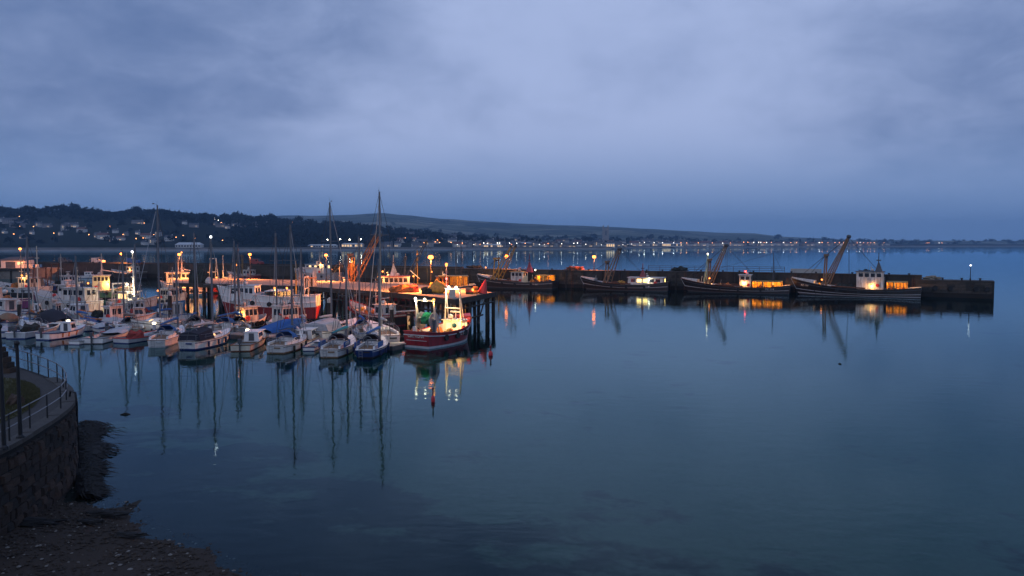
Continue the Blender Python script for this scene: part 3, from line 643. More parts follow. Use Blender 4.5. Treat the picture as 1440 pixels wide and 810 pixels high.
# ------------------------------------------------------------------ outer breakwater
PL = [Vector(p) for p in ((-330, 312, 0), (-200, 272, 0), (-96, 240, 0), (-40, 213.5, 0), (0, 194, 0), (27, 184, 0), (54, 175, 0), (78, 162.5, 0), (98, 150, 0))]
def pier_at(px):
    k = (px - 720) / F / cp
    for a, c in zip(PL, PL[1:]):
        d = c - a; den = d.x - k * d.y
        if abs(den) < 1e-9: continue
        t = (k * a.y - a.x) / den
        if -1e-6 <= t <= 1 + 1e-6: return a + d * t, d.normalized()
    d = (PL[-1] - PL[-2]).normalized(); return PL[-1].copy(), d
BW = empty('breakwater', PL[4], 0, 'long dark stone breakwater with parapet closing the harbour', 'breakwater')
def brel(p): return Vector(p) - PL[4]
def band(pts, off0, off1, z0, z1, name, m, parent=BW):
    A = inset(pts, off0); B_ = inset(pts, off1)
    for i in range(len(pts) - 1):
        a, c, d, e = brel(A[i]), brel(A[i + 1]), brel(B_[i + 1]), brel(B_[i])
        MB().hexa([(a.x, a.y, z0), (c.x, c.y, z0), (d.x, d.y, z0), (e.x, e.y, z0), (a.x, a.y, z1), (c.x, c.y, z1), (d.x, d.y, z1), (e.x, e.y, z1)]).build(name, m, parent)
main = PL[:-2] + [pier_at(1296)[0]]
tail = [pier_at(1288)[0], PL[-1]]
band(main, 0, 9, -4, 4.30, 'wall_section', 'pier_stone'); band(tail, -.3, 10, -4, 3.35, 'wall_section', 'pier_stone')
band(main, -.12, .5, 4.30, 4.52, 'kerb', 'pier_stone'); band(tail, -.42, .2, 3.35, 3.55, 'kerb', 'pier_stone')
pr = [p for p in PL if p.x < pier_at(630)[0].x - .1] + [pier_at(630)[0]]
band(pr, 7.9, 8.8, 4.30, 4.75, 'parapet', 'pier_stone')
band([pier_at(1105)[0], pier_at(1150)[0]], 7.9, 8.7, 4.30, 5.25, 'parapet', 'pale_render')
rr_ = inset(resample([pier_at(905)[0], pier_at(960)[0], pier_at(1020)[0], pier_at(1104)[0]], 2.9), 8.0)
for p in rr_: MB().tube([(0, 0, 4.2), (0, 0, 5.65)], .06, 5).build('railing_post', 'dark_grey', BW, loc=brel(p))
for hz_ in (4.75, 5.2, 5.62): MB().tube([brel(p) + Vector((0, 0, hz_)) for p in rr_], .05, 5).build('rail', 'dark_grey', BW)
for i, p in enumerate(resample([pier_at(px)[0] for px in (660, 800, 950, 1050, 1150, 1250, 1294)], 4.6)):   # timber fenders and tyres
    MB().box(-.2, .2, -.28, 0.02, -3, 4.3).build('fender_pile', 'pile_wood', BW, loc=brel(p) + Vector((-.12, -.22, 0)))
bkr = random.Random(8)
BKM = [MB().box(-.5, .5, -.5, .5, -.5, .5).mesh('block', mm) for mm in ('pier_stone', 'pier_block_a', 'pier_block_b')]
for a_, b_, off, top in ((640, 681, 0, 4.25), (786, 823, 0, 4.25), (943, 963, 0, 4.25), (1110, 1118, 0, 4.25), (1290, 1395, -.3, 3.3)):
    A, B__ = pier_at(a_)[0], pier_at(b_)[0]; d = (B__ - A); Ln = d.length; d.normalize(); nn = Vector((d.y, -d.x, 0)); z = .9; row = 0
    while z < top - .2:
        h_ = min(bkr.uniform(.5, .75), top - z); x_ = -bkr.uniform(0, .9)
        while x_ < Ln - .3:
            w_ = min(bkr.uniform(1.0, 2.0), Ln - x_)
            if x_ + w_ > .3:
                o = bpy.data.objects.new('block', bkr.choice(BKM)); link(o); o.parent = BW; c_ = A + d * (max(x_, 0) + (x_ + w_)) / 2 if False else A + d * ((max(x_, 0) + x_ + w_) / 2)
                o.location = brel(c_) + nn * (-off + bkr.uniform(-.02, .06)) + Vector((0, 0, z + h_ / 2)); o.rotation_euler = (0, 0, math.atan2(d.y, d.x)); o.scale = (x_ + w_ - max(x_, 0) - .06, .3, h_ - .05)
            x_ += w_
        z += h_; row += 1
band(main, -.05, .1, -3, 1.3, 'weed_band', 'weed'); band(tail, -.36, -.2, -3, 1.15, 'weed_band', 'weed')
for px in (1315, 1336, 1372, 1388):
    p, d = pier_at(px); MB().lathe([(.28, -.14), (.5, -.16), (.55, 0), (.5, .16), (.28, .14)], 10, axis='y').build('tyre_fender', 'rubber', BW, loc=brel(p) + Vector((-.35, -.55, 1.9)))
bq = random.Random(13)
for i_, px in enumerate(range(648, 1290, 26)):
    p, d = pier_at(px + bq.uniform(-6, 6)); nn = Vector((-d.y, d.x, 0))
    MB().lathe([(.2, 0), (.17, .35), (.28, .42), (.26, .55)], 8).build('bollard', 'iron', BW, loc=brel(p) + nn * .9 + Vector((0, 0, 4.3)))
    if i_ % 3 == 0:
        for zz in range(9): MB().tube([(-.22, 0, .3 + .45 * zz), (.22, 0, .3 + .45 * zz)], .03, 4).build('ladder_rung', 'rust', BW, loc=brel(p) - nn * .32 + d * 1.0)
        for sx_ in (-.22, .22): MB().tube([(sx_, 0, 0), (sx_, 0, 4.7)], .03, 4).build('ladder_stile', 'rust', BW, loc=brel(p) - nn * .32 + d * 1.0)
for i_, (px, q_, lab) in enumerate(((655, 5, 'heap of dark trawl net on the breakwater near its lamp'), (800, 4, 'heap of rusty chain and net on the breakwater by the sodium lamp'), (952, 5, 'low dark heap of net on the breakwater by the railing'), (1215, 5, 'heap of nets behind the wheelhouse of the largest trawler'), (1310, 4, 'small heap of rope near the breakwater end'), (240, 5, 'heap of nets on the inner breakwater'))):
    p, d = pier_at(px); p = p + Vector((-d.y, d.x, 0)) * q_; o = lump((0, 0, .4), bq.uniform(1.2, 2.2), .9, bq.uniform(.45, .8), 40 + i_, 18, 9, .4).build('net_heap', ('net_dark', 'rust', 'net_dark', 'net_dark', 'rope', 'rust')[i_]); o.location = (p.x, p.y, 3.35 if px > 1290 else 4.3); tag(o, lab, 'net heap')
for px in (1325, 1352, 1378):
    p, d = pier_at(px); MB().lathe([(.2, 0), (.17, .35), (.28, .42), (.26, .55)], 8).build('bollard', 'iron', BW, loc=brel(p) + Vector((.3, .5, 3.55)))
for px, hh, pw in ((150, 3.5, 2600), (696, 3.6, 2600), (826, 3.5, 2600)):
    p, d = pier_at(px); q = p + Vector((-d.y, d.x, 0)) * 6.8
    sodium_lamp((q.x, q.y, 4.3), hh, pw, {150: 'orange sodium lamp behind the green wheelhouse on the breakwater', 696: 'orange sodium lamp above the bow of the yellow derrick trawler', 826: 'orange sodium lamp by the bow of the white cabined trawler'}[px], 'sodium lamps along the breakwater', .46)
p = pier_at(1381)[0]; sodium_lamp((p.x, p.y + 4, 3.35), 3.3, 4, 'small white lamp at the end of the breakwater', None, .16, 'white_bulb', (.95, .97, 1.0))

# ------------------------------------------------------------------ pile pier in the middle
DZ = 4.0
fe = [at(*p, DZ) for p in ((640, 422), (560, 413), (430, 403.5), (300, 400), (243, 398.5))]
be = [at(*p, DZ) for p in ((696, 411.5), (660, 406), (600, 401), (480, 395.5), (330, 391.5), (243, 392))]
PP = empty('pile_pier', fe[0].xy.to_3d(), 0, 'concrete pier on dark timber piles lit orange by a sodium lamp', 'pier')
o0 = fe[0].xy.to_3d()
poly = [(p - o0) for p in fe[::-1]] + [(p - o0) for p in be]
MB().prism([(p.x, p.y) for p in poly], 3.45, DZ).build('deck', 'concrete', PP)
edge = fe[::-1] + [be[0]]
ed = inset(edge, -.15); e2 = inset(edge, .12)
for i in range(len(ed) - 1):
    a, c, d, e = (ed[i] - o0), (ed[i + 1] - o0), (e2[i + 1] - o0), (e2[i] - o0)
    MB().hexa([(a.x, a.y, 3.40), (c.x, c.y, 3.40), (d.x, d.y, 3.40), (e.x, e.y, 3.40), (a.x, a.y, 4.10), (c.x, c.y, 4.10), (d.x, d.y, 4.10), (e.x, e.y, 4.10)]).build('edge_beam', 'pile_wood', PP)
for row, off in ((0, .35), (1, 4.6)):
    for p in resample(inset(edge, off), 1.75 if row == 0 else 3.6):
        if p.x < fe[3].x - 12: continue
        q = p - o0; far_l = p.x < -24
        jx = rnd.uniform(-.3, .3); q.x += jx; q.y += rnd.uniform(-.15, .15); MB().tube([(q.x + rnd.uniform(-.15, .15), q.y, -4), (q.x, q.y, 3.46)], rnd.uniform(.17, .29) if not far_l else .3, 7).build('pile', 'pile_wood', PP)
rb = resample(inset(edge, .1), .5)
for zz, k0, k1 in ((2.55, 0, .35), (2.3, .38, .8), (1.2, .5, .95), (2.7, .84, 1.0)): MB().tube([(p.x - o0.x, p.y - o0.y, zz) for p in rb[int(k0 * len(rb)):int(k1 * len(rb))]], .13, 5).build('waling', 'pile_wood', PP)
for k in range(6):
    i_ = int(len(rb) * (.62 + .06 * k)); a_, c_ = rb[i_] - o0, rb[min(i_ + 6, len(rb) - 1)] - o0; MB().tube([(a_.x, a_.y, .3), (c_.x, c_.y, 3.3)], .10, 5).build('brace', 'pile_wood', PP)
# solid orange-lit abutment and the back wall in the shade below the deck
for i, px in enumerate((424, 436)):
    p = at(px, 403, DZ) - o0; MB().box(-.9, .9, -.7, 3, -3, 3.44).build('abutment', 'concrete', PP, loc=(p.x, p.y, 0))
p = at(606, 409.5, DZ); sodium_lamp(p, 5.1, 6500, 'tall bright orange sodium lamp on the pile pier', None, .40)
for px, py, lab in ((253, 392.5, 'orange sodium lamp on the pile pier beside the glowing white trawler'), (352, 392.5, 'orange sodium lamp on the pile pier above the red and white vessel'), (459, 396, 'orange sodium lamp on the pile pier before the grey vessel')):
    p = at(px, py, DZ); sodium_lamp(p, 5.0, 1900, lab, 'sodium lamps on the pile pier', .30)
# signal mast with red lights
p = at(628, 411, DZ); T = empty('signal_mast', p, 0, 'thin signal mast with white lantern over two red lights', 'signal mast')
MB().tube([(0, 0, 0), (0, 0, 4.0)], .06, 6).build('pole', 'grey_paint', T); MB().lathe([(.14, 3.85), (.2, 4.2), (.06, 4.3)], 8).build('lantern', 'warm_bulb', T)
for zz in (.95, 2.0): MB().ball((0, -.1, zz), .15).build('red_lamp', 'red_light', T)
point_light(T, (0, -.5, 1.5), 60, (1, .08, .06), .15); point_light(T, (0, 0, 4.6), 120, SOD, .2)
MB().box(-.2, .2, .06, .3, 2.75, 3.2).build('signal_box', 'dark_grey', T)
p = at(636, 418, DZ); T = empty('control_cabinet', p, 0, 'grey metal cabinet on the pier edge beside the signal mast', 'cabinet')
MB().box(-.42, .42, -.3, .3, 0, 1.0).build('case', 'pale_grey', T); MB().box(-.46, .46, -.34, .34, 1.0, 1.06).build('lid', 'grey_paint', T); MB().box(-.36, -.02, -.325, -.3, .08, .92).build('door', 'grey_paint', T); MB().box(.02, .36, -.325, -.3, .08, .92).build('door', 'grey_paint', T)
p = at(664, 413.5, DZ); T = empty('fish_box_stack', p, .2, 'stack of dark fish boxes with a small lamp on the pier end', 'boxes')
for k in range(3): MB().box(-.9, .1, -.4, .4, k * .3, k * .3 + .27).build('box', ('net_dark', 'maroon_paint', 'dark_grey')[k], T)
for k in range(4): MB().box(.15, .8, -.35, .35, k * .28, k * .28 + .25).build('box', ('rust', 'orange_paint')[k % 2], T)
MB().box(-.1, .15, -.45, -.3, .45, .8).build('lamp_glass', 'warm_bulb', T); point_light(T, (0, -.7, .6), 40, WRM, .1)
p = at(678, 413, DZ); T = empty('marker_sail', p, .3, 'leaning red cone marker at the end of the pile pier', 'marker')
MB().lathe([(.72, .1), (.5, .8), (.22, 1.7), (.05, 2.15)], 10).build('cone', 'bright_red', T); MB().lathe([(.85, 0), (.8, .12)], 10).build('base', 'rubber', T); T.rotation_euler = (0, R(14), 0)
p = at(614, 412.5, DZ); T = empty('net_heap', p, 0, 'big heap of nets under a yellow tarpaulin beside the bright lamp', 'net heap')
lump((0, 0, .5), 1.35, 1.0, 1.2, 5, 16, 9, .2).build('tarpaulin', 'yellow_paint', T, True); lump((-1.3, -.6, .25), .9, .7, .7, 8).build('net', 'net_dark', T)
p = at(566, 411, DZ); T = empty('net_heap', p, 0, 'low heap of orange and red nets on the pier beside the trawler', 'net heap')
lump((0, 0, .3), 1.7, .8, .8, 6).build('net', 'net_orange', T); lump((1.2, .2, .3), 1.0, .7, .8, 16).build('net', 'net_red', T)
p = at(278, 399, DZ); T = empty('net_heap', p, 0, 'dark round heap of nets on the pier beside the A frame', 'net heap'); lump((0, .8, .8), 1.8, 1.3, 1.9, 17, 14, 8, .2).build('net', 'net_dark', T); lump((1.9, .2, .3), .7, .6, .8, 18).build('float_bag', 'grey_canvas', T)
# steel gantry with stair tower
p = at(431, 403, DZ); T = empty('loading_gantry', p, 0.05, 'white steel loading gantry over a dark doorway on the pier', 'gantry')
for sx_ in (-1.15, 1.15):
    for sy_ in (0.2, 1.8): MB().box(sx_ - .13, sx_ + .13, sy_ - .13, sy_ + .13, 0, 2.9).build('column', 'white_paint', T)
for sy_ in (0.2, 1.8): MB().box(-1.4, 1.4, sy_ - .14, sy_ + .14, 2.9, 3.2).build('beam', 'white_paint', T)
MB().box(-1.3, 1.3, .05, 1.95, 1.35, 1.5).build('floor', 'orange_paint', T); MB().box(-1.0, 1.0, 1.5, 1.6, .02, 1.34).build('door_panel', 'dark_grey', T)
for k in range(6): MB().tube([(-1 + k * .4, .2, 1.5), (-1 + k * .4, .2, 2.2)], .03, 4).build('baluster', 'white_paint', T)
MB().tube([(-1.1, .2, 2.2), (1.1, .2, 2.2)], .035, 4).build('handrail', 'white_paint', T)
for sx_ in (-.55, 0, .55): MB().box(sx_ - .06, sx_ + .06, .1, .2, 0, 1.35).build('mullion', 'white_paint', T)

# ------------------------------------------------------------------ pontoons and marina piles
pc = [at(*p, 0) for p in ((20, 463), (96, 462), (217, 466), (348, 476), (560, 492))]
PT = empty('pontoon', pc[2], 0, 'long grey floating pontoon the yachts are moored to', 'pontoon')
for a, c in zip(pc, pc[1:]):
    L = (c - a).length; nseg = max(1, int(L / 6)); d = (c - a).normalized(); nn = Vector((-d.y, d.x, 0))
    for k in range(nseg):
        u, v = a + d * (L * k / nseg + .08), a + d * (L * (k + 1) / nseg - .08); P_ = [u - nn * .9 - pc[2], v - nn * .9 - pc[2], v + nn * .9 - pc[2], u + nn * .9 - pc[2]]
        MB().prism([(p.x, p.y) for p in P_], -.25, .42).build('float', 'dark_grey', PT); MB().prism([(p.x, p.y) for p in P_], .423, .5).build('decking', 'pontoon_deck', PT)
PT2 = empty('pontoon', at(120, 448), 0, 'second grey pontoon between the fishing boats', 'pontoon')
for k in range(14):
    u = at(10, 449) + (at(300, 456) - at(10, 449)) * (k / 14); v = at(10, 449) + (at(300, 456) - at(10, 449)) * ((k + .96) / 14); c_ = at(120, 448)
    MB().prism([(u.x - c_.x, u.y - 1 - c_.y), (v.x - c_.x, v.y - 1 - c_.y), (v.x - c_.x, v.y + 1 - c_.y), (u.x - c_.x, u.y + 1 - c_.y)], -.25, .5).build('float', 'pontoon_deck', PT2)
for px, py, hh, lab in ((464, 472, 4.5, 'tall dark mooring pile with white cap behind the covered yacht'), (240, 458, 4.6, 'dark mooring pile with white cap beside the tall yacht mast'), (28, 455, 3.2, 'mooring pile with white cap among the left fishing boats'), (551, 462, 3.0, 'short mooring pile behind the lit trawler')):
    T = empty('mooring_pile', at(px, py), 0, lab, 'pile'); MB().tube([(0, 0, -4), (0, 0, hh - .5)], .27, 9).build('shaft', 'pile_wood', T); MB().lathe([(.29, hh - .5), (.29, hh - .1), (.05, hh + .15)], 9).build('cap', 'white_paint', T); MB().lathe([(.42, .5), (.42, .75), (.28, .75), (.28, .5)], 9).build('guide', 'steel', T)
for px, py, lab in ((96, 460, 'small lit pontoon bollard light beside the blue rimmed boat'), (217, 463.5, 'small lit pontoon bollard light beside the pale raised deck yacht'), (348, 474, 'small lit pontoon bollard light behind the day boat')):
    p = at(px, py, .5); T = empty('pontoon_light', p, 0, lab, 'light'); MB().box(-.14, .14, -.14, .14, 0, .7).build('post', 'pale_grey', T); MB().box(-.15, .15, -.15, .15, .7, .88).build('lens', 'flood', T); MB().box(-.22, .22, -.22, .22, .92, .98).build('lid', 'grey_paint', T); point_light(T, (0, 0, 1.15), 25, FLD, .15)

# ------------------------------------------------------------------ boats
class Hull:
    """x forward, y to port, z up from the waterline; f = 0 at the sheer, 1 at the waterline, up to 2 at the keel"""
    def __init__(s, L, B, zs, zm, zb, draft=.5, transom=.8, rake=.6, flare=.3, srake=.0, p=2.3, tm=.42):
        s.L, s.B, s.zs, s.zm, s.zb, s.draft, s.tr, s.rake, s.flare, s.srake, s.p, s.tm = L, B, zs, zm, zb, draft, transom, rake, flare, srake, p, tm
    def sheer(s, t):
        a = s.zs * (1 - t) * (.4 - t) / .4 if False else None
        # quadratic through stern, middle (t=.42) and bow
        t0, t1, t2 = 0, s.tm, 1
        return s.zs * (t - t1) * (t - t2) / ((t0 - t1) * (t0 - t2)) + s.zm * (t - t0) * (t - t2) / ((t1 - t0) * (t1 - t2)) + s.zb * (t - t0) * (t - t1) / ((t2 - t0) * (t2 - t1))
    def half(s, t):
        if t < s.tm: return s.B / 2 * (s.tr + (1 - s.tr) * math.sin(math.pi / 2 * t / s.tm))
        return s.B / 2 * max(0.0, 1 - ((t - s.tm) / (1 - s.tm)) ** s.p)
    def pt(s, t, f, side=1, out=0.0):
        zs = s.sheer(t); b = s.half(t); fl = .05 + s.flare * t ** 2
        if f <= 1: z = zs * (1 - f); w = b * (1 - fl * f)
        else: g = f - 1; z = -s.draft * g; w = b * (1 - fl) * (1 - g ** 2)
        x = -s.L / 2 + t * s.L - s.rake * min(f, 1.5) * t ** 4 + s.srake * min(f, 1.2) * (1 - t) ** 3
        return (x, side * (w + out), z)
    def ts(s, n=12): return [1 - (1 - i / n) ** 1.35 for i in range(n + 1)]
    def skin(s, f0, f1, out=0.0, nf=3, n=12, transom=True, both=True, t0=0, t1=1):
        b = MB(); ts = [lerp(t0, t1, t) for t in s.ts(n)]
        for side in (1, -1):
            vs = [s.pt(t, lerp(f0, f1, k / nf), side, out) for t in ts for k in range(nf + 1)]; fs = []
            for i in range(n):
                for k in range(nf):
                    a = i * (nf + 1) + k; q = (a, a + 1, a + nf + 2, a + nf + 1); fs.append(q if side == -1 else q[::-1])
            b.add(vs, fs)
        if transom and t0 == 0:
            vs = [s.pt(0, lerp(f0, f1, k / nf), 1, out) for k in range(nf + 1)] + [s.pt(0, lerp(f0, f1, k / nf), -1, out) for k in range(nf, -1, -1)]
            b.add([(x - out, y, z) for x, y, z in vs], [tuple(range(len(vs)))])
        return b
    def deck(s, drop=0.0, inb=0.03, t0=0.0, t1=.985, n=10):
        b = MB(); vs = []; ts = [lerp(t0, t1, i / n) for i in range(n + 1)]
        for t in ts:
            x, y, z = s.pt(t, drop / max(.2, s.sheer(t))); y = max(0.02, y - inb); vs += [(x, y, z), (x, 0, z + .04), (x, -y, z)]
        fs = []
        for i in range(n): fs += [(3 * i, 3 * i + 1, 3 * i + 4, 3 * i + 3), (3 * i + 1, 3 * i + 2, 3 * i + 5, 3 * i + 4)]
        return b.add(vs, fs)
    def rim(s, r=.05, f=0.0, out=0.0, n=14, t0=0, t1=1):
        b = MB()
        for side in (1, -1): b.tube([s.pt(lerp(t0, t1, i / n), f, side, out) for i in range(n + 1)], r, 5)
        if t0 == 0: b.tube([s.pt(0, f, 1, out), s.pt(0, f, -1, out)], r, 5)
        return b
def place(sx, sy, bx, by):
    a, c = at(sx, sy), at(bx, by); d = c - a
    return (a + c) / 2, math.atan2(d.y, d.x), d.length
def frustum(x0, x1, w0, w1, z0, z1, rf=.3, ra=.1, ti=.1, y=0):
    """box cabin: x0 aft, x1 forward, widths aft/forward, front and aft rake, tumblehome; returns the 8 corners"""
    return [Vector(p) for p in ((x0, y - w0/2, z0), (x1, y - w1/2, z0), (x1, y + w1/2, z0), (x0, y + w0/2, z0),
            (x0 + ra, y - w0/2 + ti, z1), (x1 - rf, y - w1/2 + ti, z1), (x1 - rf, y + w1/2 - ti, z1), (x0 + ra, y + w0/2 - ti, z1))]
FACES = {'star': (0, 1, 5, 4), 'port': (2, 3, 7, 6), 'front': (1, 2, 6, 5), 'aft': (3, 0, 4, 7)}
def panes(c, face, n, u0, u1, v0, v1, m, parent, gap=.25, name='window'):
    a, b_, d, e = [c[i] for i in FACES[face]]; nrm = (b_ - a).cross(e - a).normalized()
    def P(u, v): return a.lerp(b_, u).lerp(e.lerp(d, u), v)
    for k in range(n):
        w = (u1 - u0) / n; p, q = u0 + w * (k + gap / 2), u0 + w * (k + 1 - gap / 2); mm = m[k % len(m)] if isinstance(m, list) else m
        A = [P(p, v0), P(q, v0), P(q, v1), P(p, v1)]
        MB().hexa([x - nrm * .02 for x in A] + [x + nrm * .025 for x in A]).build(name, mm, parent)
def bwheel(parent, c, roofm, wallm, over=.15):
    w = MB().hexa(c).build('wheelhouse', wallm, parent)
    z = c[4].z; xs = [p.x for p in c[4:]]; ys = [p.y for p in c[4:]]
    MB().box(min(xs) - over, max(xs) + over * 1.6, min(ys) - over, max(ys) + over, z + .003, z + .10).build('roof', roofm, w)
    return w
def boat_root(name, label, cat, pl, group=None):
    loc, h, L = pl; return empty(name, loc, h, label, cat, group), L

def yacht(label, pl, mast_h=None, mast_px=None, hullm='gelcoat', boot='navy_paint', cover='blue_canvas', hood='blue_canvas', B=None, fb=1.0, fend='fender', stripe=None, boom=True, cockpit=None, tent=None, dodger=None, L=None, genoa=None, mast_lamp=False, lit=False, name='yacht', tfr=.56):
    T, L0 = boat_root(name, label, 'yacht', pl); L = L or L0; B = B or L * .33
    h = Hull(L, B, fb * .86, fb * .84, fb * 1.22, .5, .60, L * .09, .28, .25, 1.9, .44)
    hl = h.skin(0, .84, n=14).build('hull', hullm, T, True); h.skin(.84, 1.6).build('boot_top', boot, T, True)
    h.rim(.035, .02, .015).build('toe_rail', stripe or 'teak', T)
    h.skin(.20, .27, .012, 1, transom=False).build('cove_line', stripe or boot, hl)
    dk = h.deck(.03).build('deck', 'gelcoat', T)
    zc = lambda x: h.sheer((x + L / 2) / L)
    x0, x1 = -L * .13, L * .26; z0 = min(zc(x0), zc(x1)) - .05; w0, w1 = B * .62, B * .34
    c = frustum(x0, x1, w0, w1, z0, z0 + .50, .9, .05, .14); cab = MB().hexa(c).build('coachroof', 'gelcoat', T)
    for f in ('star', 'port'): panes(c, f, 3, .08, .82, .35, .78, ['lit_window', 'glass', 'glass'] if lit else 'glass', cab, .22)
    MB().box(x0 + .1, x0 + .75, -.35, .35, z0 + .503, z0 + .57).build('hatch', 'grey_paint', cab); MB().box(x1 - 1.75, x1 - 1.25, -.28, .28, z0 + .503, z0 + .55).build('hatch', 'glass', cab)
    # cockpit
    ck = MB()
    for s in (-1, 1): ck.box(-L * .42, x0, s * B * .30 - .09, s * B * .30 + .09, zc(-L * .3) - .02, zc(-L * .3) + .28)
    ck.build('coaming', 'gelcoat', T); MB().box(-L * .41, x0 - .02, -B * .26, B * .26, zc(-L * .3) - .01, zc(-L * .3) + .06).build('cockpit_sole', cockpit or 'teak', T)
    wh = MB(); wx = -L * .33; zz = zc(wx) + .75; wh.tube([(wx, .42 * math.cos(a), zz + .42 * math.sin(a)) for a in [i * math.pi / 6 for i in range(13)]], .025, 4); wh.tube([(wx, 0, zz - .8), (wx, 0, zz)], .07, 5); wh.build('wheel', 'steel', T)
    if hood:
        s = MB(); ng = 7; hw = w0 * .52; v = []
        for i, (xx, hz_, k) in enumerate(((x0 + 1.0, .05, 1.0), (x0 + .55, .55, .98), (x0 - .1, .75, .95), (x0 - .55, .70, .95))):
            v += [(xx, hw * k * math.cos(math.pi * j / (ng - 1)), z0 + .5 + hz_ * min(1, 1.25 * math.sin(math.pi * j / (ng - 1)))) for j in range(ng)]
        s.add(v, [(i * ng + j, i * ng + j + 1, (i + 1) * ng + j + 1, (i + 1) * ng + j) for i in range(3) for j in range(ng - 1)]); sh_ = s.build('sprayhood', hood, T, True); ii = lambda i, j: Vector(v[i * ng + j]); MB().add([ii(0, 2).lerp(ii(1, 2), .35) + Vector((.03, 0, .03)), ii(0, 4).lerp(ii(1, 4), .35) + Vector((.03, 0, .03)), ii(0, 4).lerp(ii(1, 4), .9) + Vector((.03, 0, .03)), ii(0, 2).lerp(ii(1, 2), .9) + Vector((.03, 0, .03))], [(0, 1, 2, 3)]).build('window', 'glass', sh_)
    if tent:
        s = MB(); xa, xb = -L * .44, x0 - .1; wv = B * .42; zt = zc(-L * .3)
        s.add([(xa, -wv, zt), (xb, -wv, zt), (xb, -wv * .75, zt + 1.0), (xa, -wv * .8, zt + .75), (xa, wv, zt), (xb, wv, zt), (xb, wv * .75, zt + 1.0), (xa, wv * .8, zt + .75), (xa, 0, zt + .95), (xb, 0, zt + 1.25)],
              [(0, 1, 2, 3), (5, 4, 7, 6), (3, 2, 9, 8), (6, 7, 8, 9), (4, 0, 3, 8, 7), (1, 5, 6, 9, 2)]); s.build('cockpit_tent', tent, T)
    if dodger:
        for s in (-1, 1):
            MB().box(-L * .40, -L * .14, s * (B * .43) - .015, s * (B * .43) + .015, zc(-L * .3) + .08, zc(-L * .3) + .62).build('dodger', dodger[0], T)
        if dodger[1]: text(dodger[1], .42, 'fender_white', T, (-L * .27, -B * .43 - .03, zc(-L * .3) + .35), (math.pi / 2, 0, 0))
    # guard rails, pulpit, pushpit
    st = MB(); gz = .6; nS = 7; rail = {1: [], -1: []}
    for s in (1, -1):
        for i in range(nS):
            t = .03 + .90 * i / (nS - 1); x, y, z = h.pt(t, 0, s, -.06); st.tube([(x, y, z), (x, y, z + gz)], .016, 4); rail[s].append((x, y, z + gz))
    st.build('stanchions', 'steel', T)['kind'] = 'stuff'
    gw = MB(); gw.tube(rail[1], .012, 4); gw.tube(rail[-1], .012, 4); gw.tube([(x, y, z - .28) for x, y, z in rail[1]], .01, 4); gw.tube([(x, y, z - .28) for x, y, z in rail[-1]], .01, 4); gw.build('guard_wire', 'steel', T)
    bx = h.pt(.99, 0); MB().tube([rail[1][-1], (bx[0] + .1, 0, bx[2] + .72), rail[-1][-1]], .022, 5).build('pulpit', 'aluminium', T); MB().tube([rail[1][0], (rail[1][0][0] - .1, 0, rail[1][0][2] + .02), rail[-1][0]], .022, 5).build('pushpit', 'aluminium', T)
    if fend:
        for s in (1, -1):
            for t in (.2, .38, .55, .7):
                x, y, z = h.pt(t, .05, s, .12); MB().lathe([(.03, -.72), (.11, -.62), (.12, -.2), (.03, -.1)], 7, (x, y, z)).build('fender', fend, T)
    ld = MB()
    for s in (-.16, .16): ld.tube([(-L / 2 - .06, s + B * .12, .05), (-L / 2 - .06, s + B * .12, fb * .9)], .018, 4)
    for k in range(3): ld.tube([(-L / 2 - .06, -.16 + B * .12, .2 + .25 * k), (-L / 2 - .06, .16 + B * .12, .2 + .25 * k)], .016, 4)
    ld.build('boarding_ladder', 'steel', T); MB().box(-L / 2 - .012, -L / 2 + .02, -B * .2, B * .02, fb * .55, fb * .68).build('name_plate', boot, T)
    ml = MB(); bz = h.pt(.97, 0)
    for s in (1, -1): ml.tube([(bz[0], s * .15, bz[2]), (bz[0] + .8, s * .9, .75), (bz[0] + 1.5, s * 1.5, .5)], .02, 4)
    ml.build('mooring_line', 'rope', T)
    # mast and rigging
    if mast_h:
        xm = L * (tfr - .5)
        if mast_px is not None:                        # stand the mast where the photo shows it, within the boat
            loc, hd, _ = pl; k = (mast_px - 720) / F / cp; d = Vector((math.cos(hd), math.sin(hd), 0)); den = d.x - k * d.y
            if abs(den) > .02: xm = max(-L * .1, min(L * .3, (k * loc.y - loc.x) / den))
        zb = z0 + .5; MB().tube([(xm, 0, zb - .4), (xm, 0, mast_h * .6), (xm - .06, 0, mast_h)], .135, 8, .10).build('mast', 'aluminium', T)
        sp_ = MB(); sz = [zb + (mast_h - zb) * k for k in ((.5,) if mast_h < 12 else (.36, .68))]; sw = B * .30
        for z in sz: sp_.tube([(xm - .1, -sw, z + .05), (xm, 0, z), (xm - .1, sw, z + .05)], .03, 4)
        sp_.build('spreaders', 'aluminium', T)
        rg = MB(); bw = h.pt(1, 0); tp = (xm, 0, mast_h - .1)
        rg.tube([tp, (-L * .49, 0, zc(-L * .48))], .022, 4)
        for s in (1, -1):
            rg.tube([tp] + [(xm - .1, s * sw, z + .05) for z in sz[::-1]] + [(xm - .15, s * B * .46, zc(xm))], .022, 4); rg.tube([(xm, 0, sz[0]), (xm - .35, s * B * .45, zc(xm))], .02, 4)
        rg.build('rigging', 'wire', T)
        MB().tube([(bw[0] - .1, 0, bw[2] + .1), (bw[0] - .4, 0, bw[2] + .9), (xm + .15, 0, mast_h * .95)], .075 if genoa else .03, 6, .03).build('furled_genoa', genoa or 'grey_canvas', T)
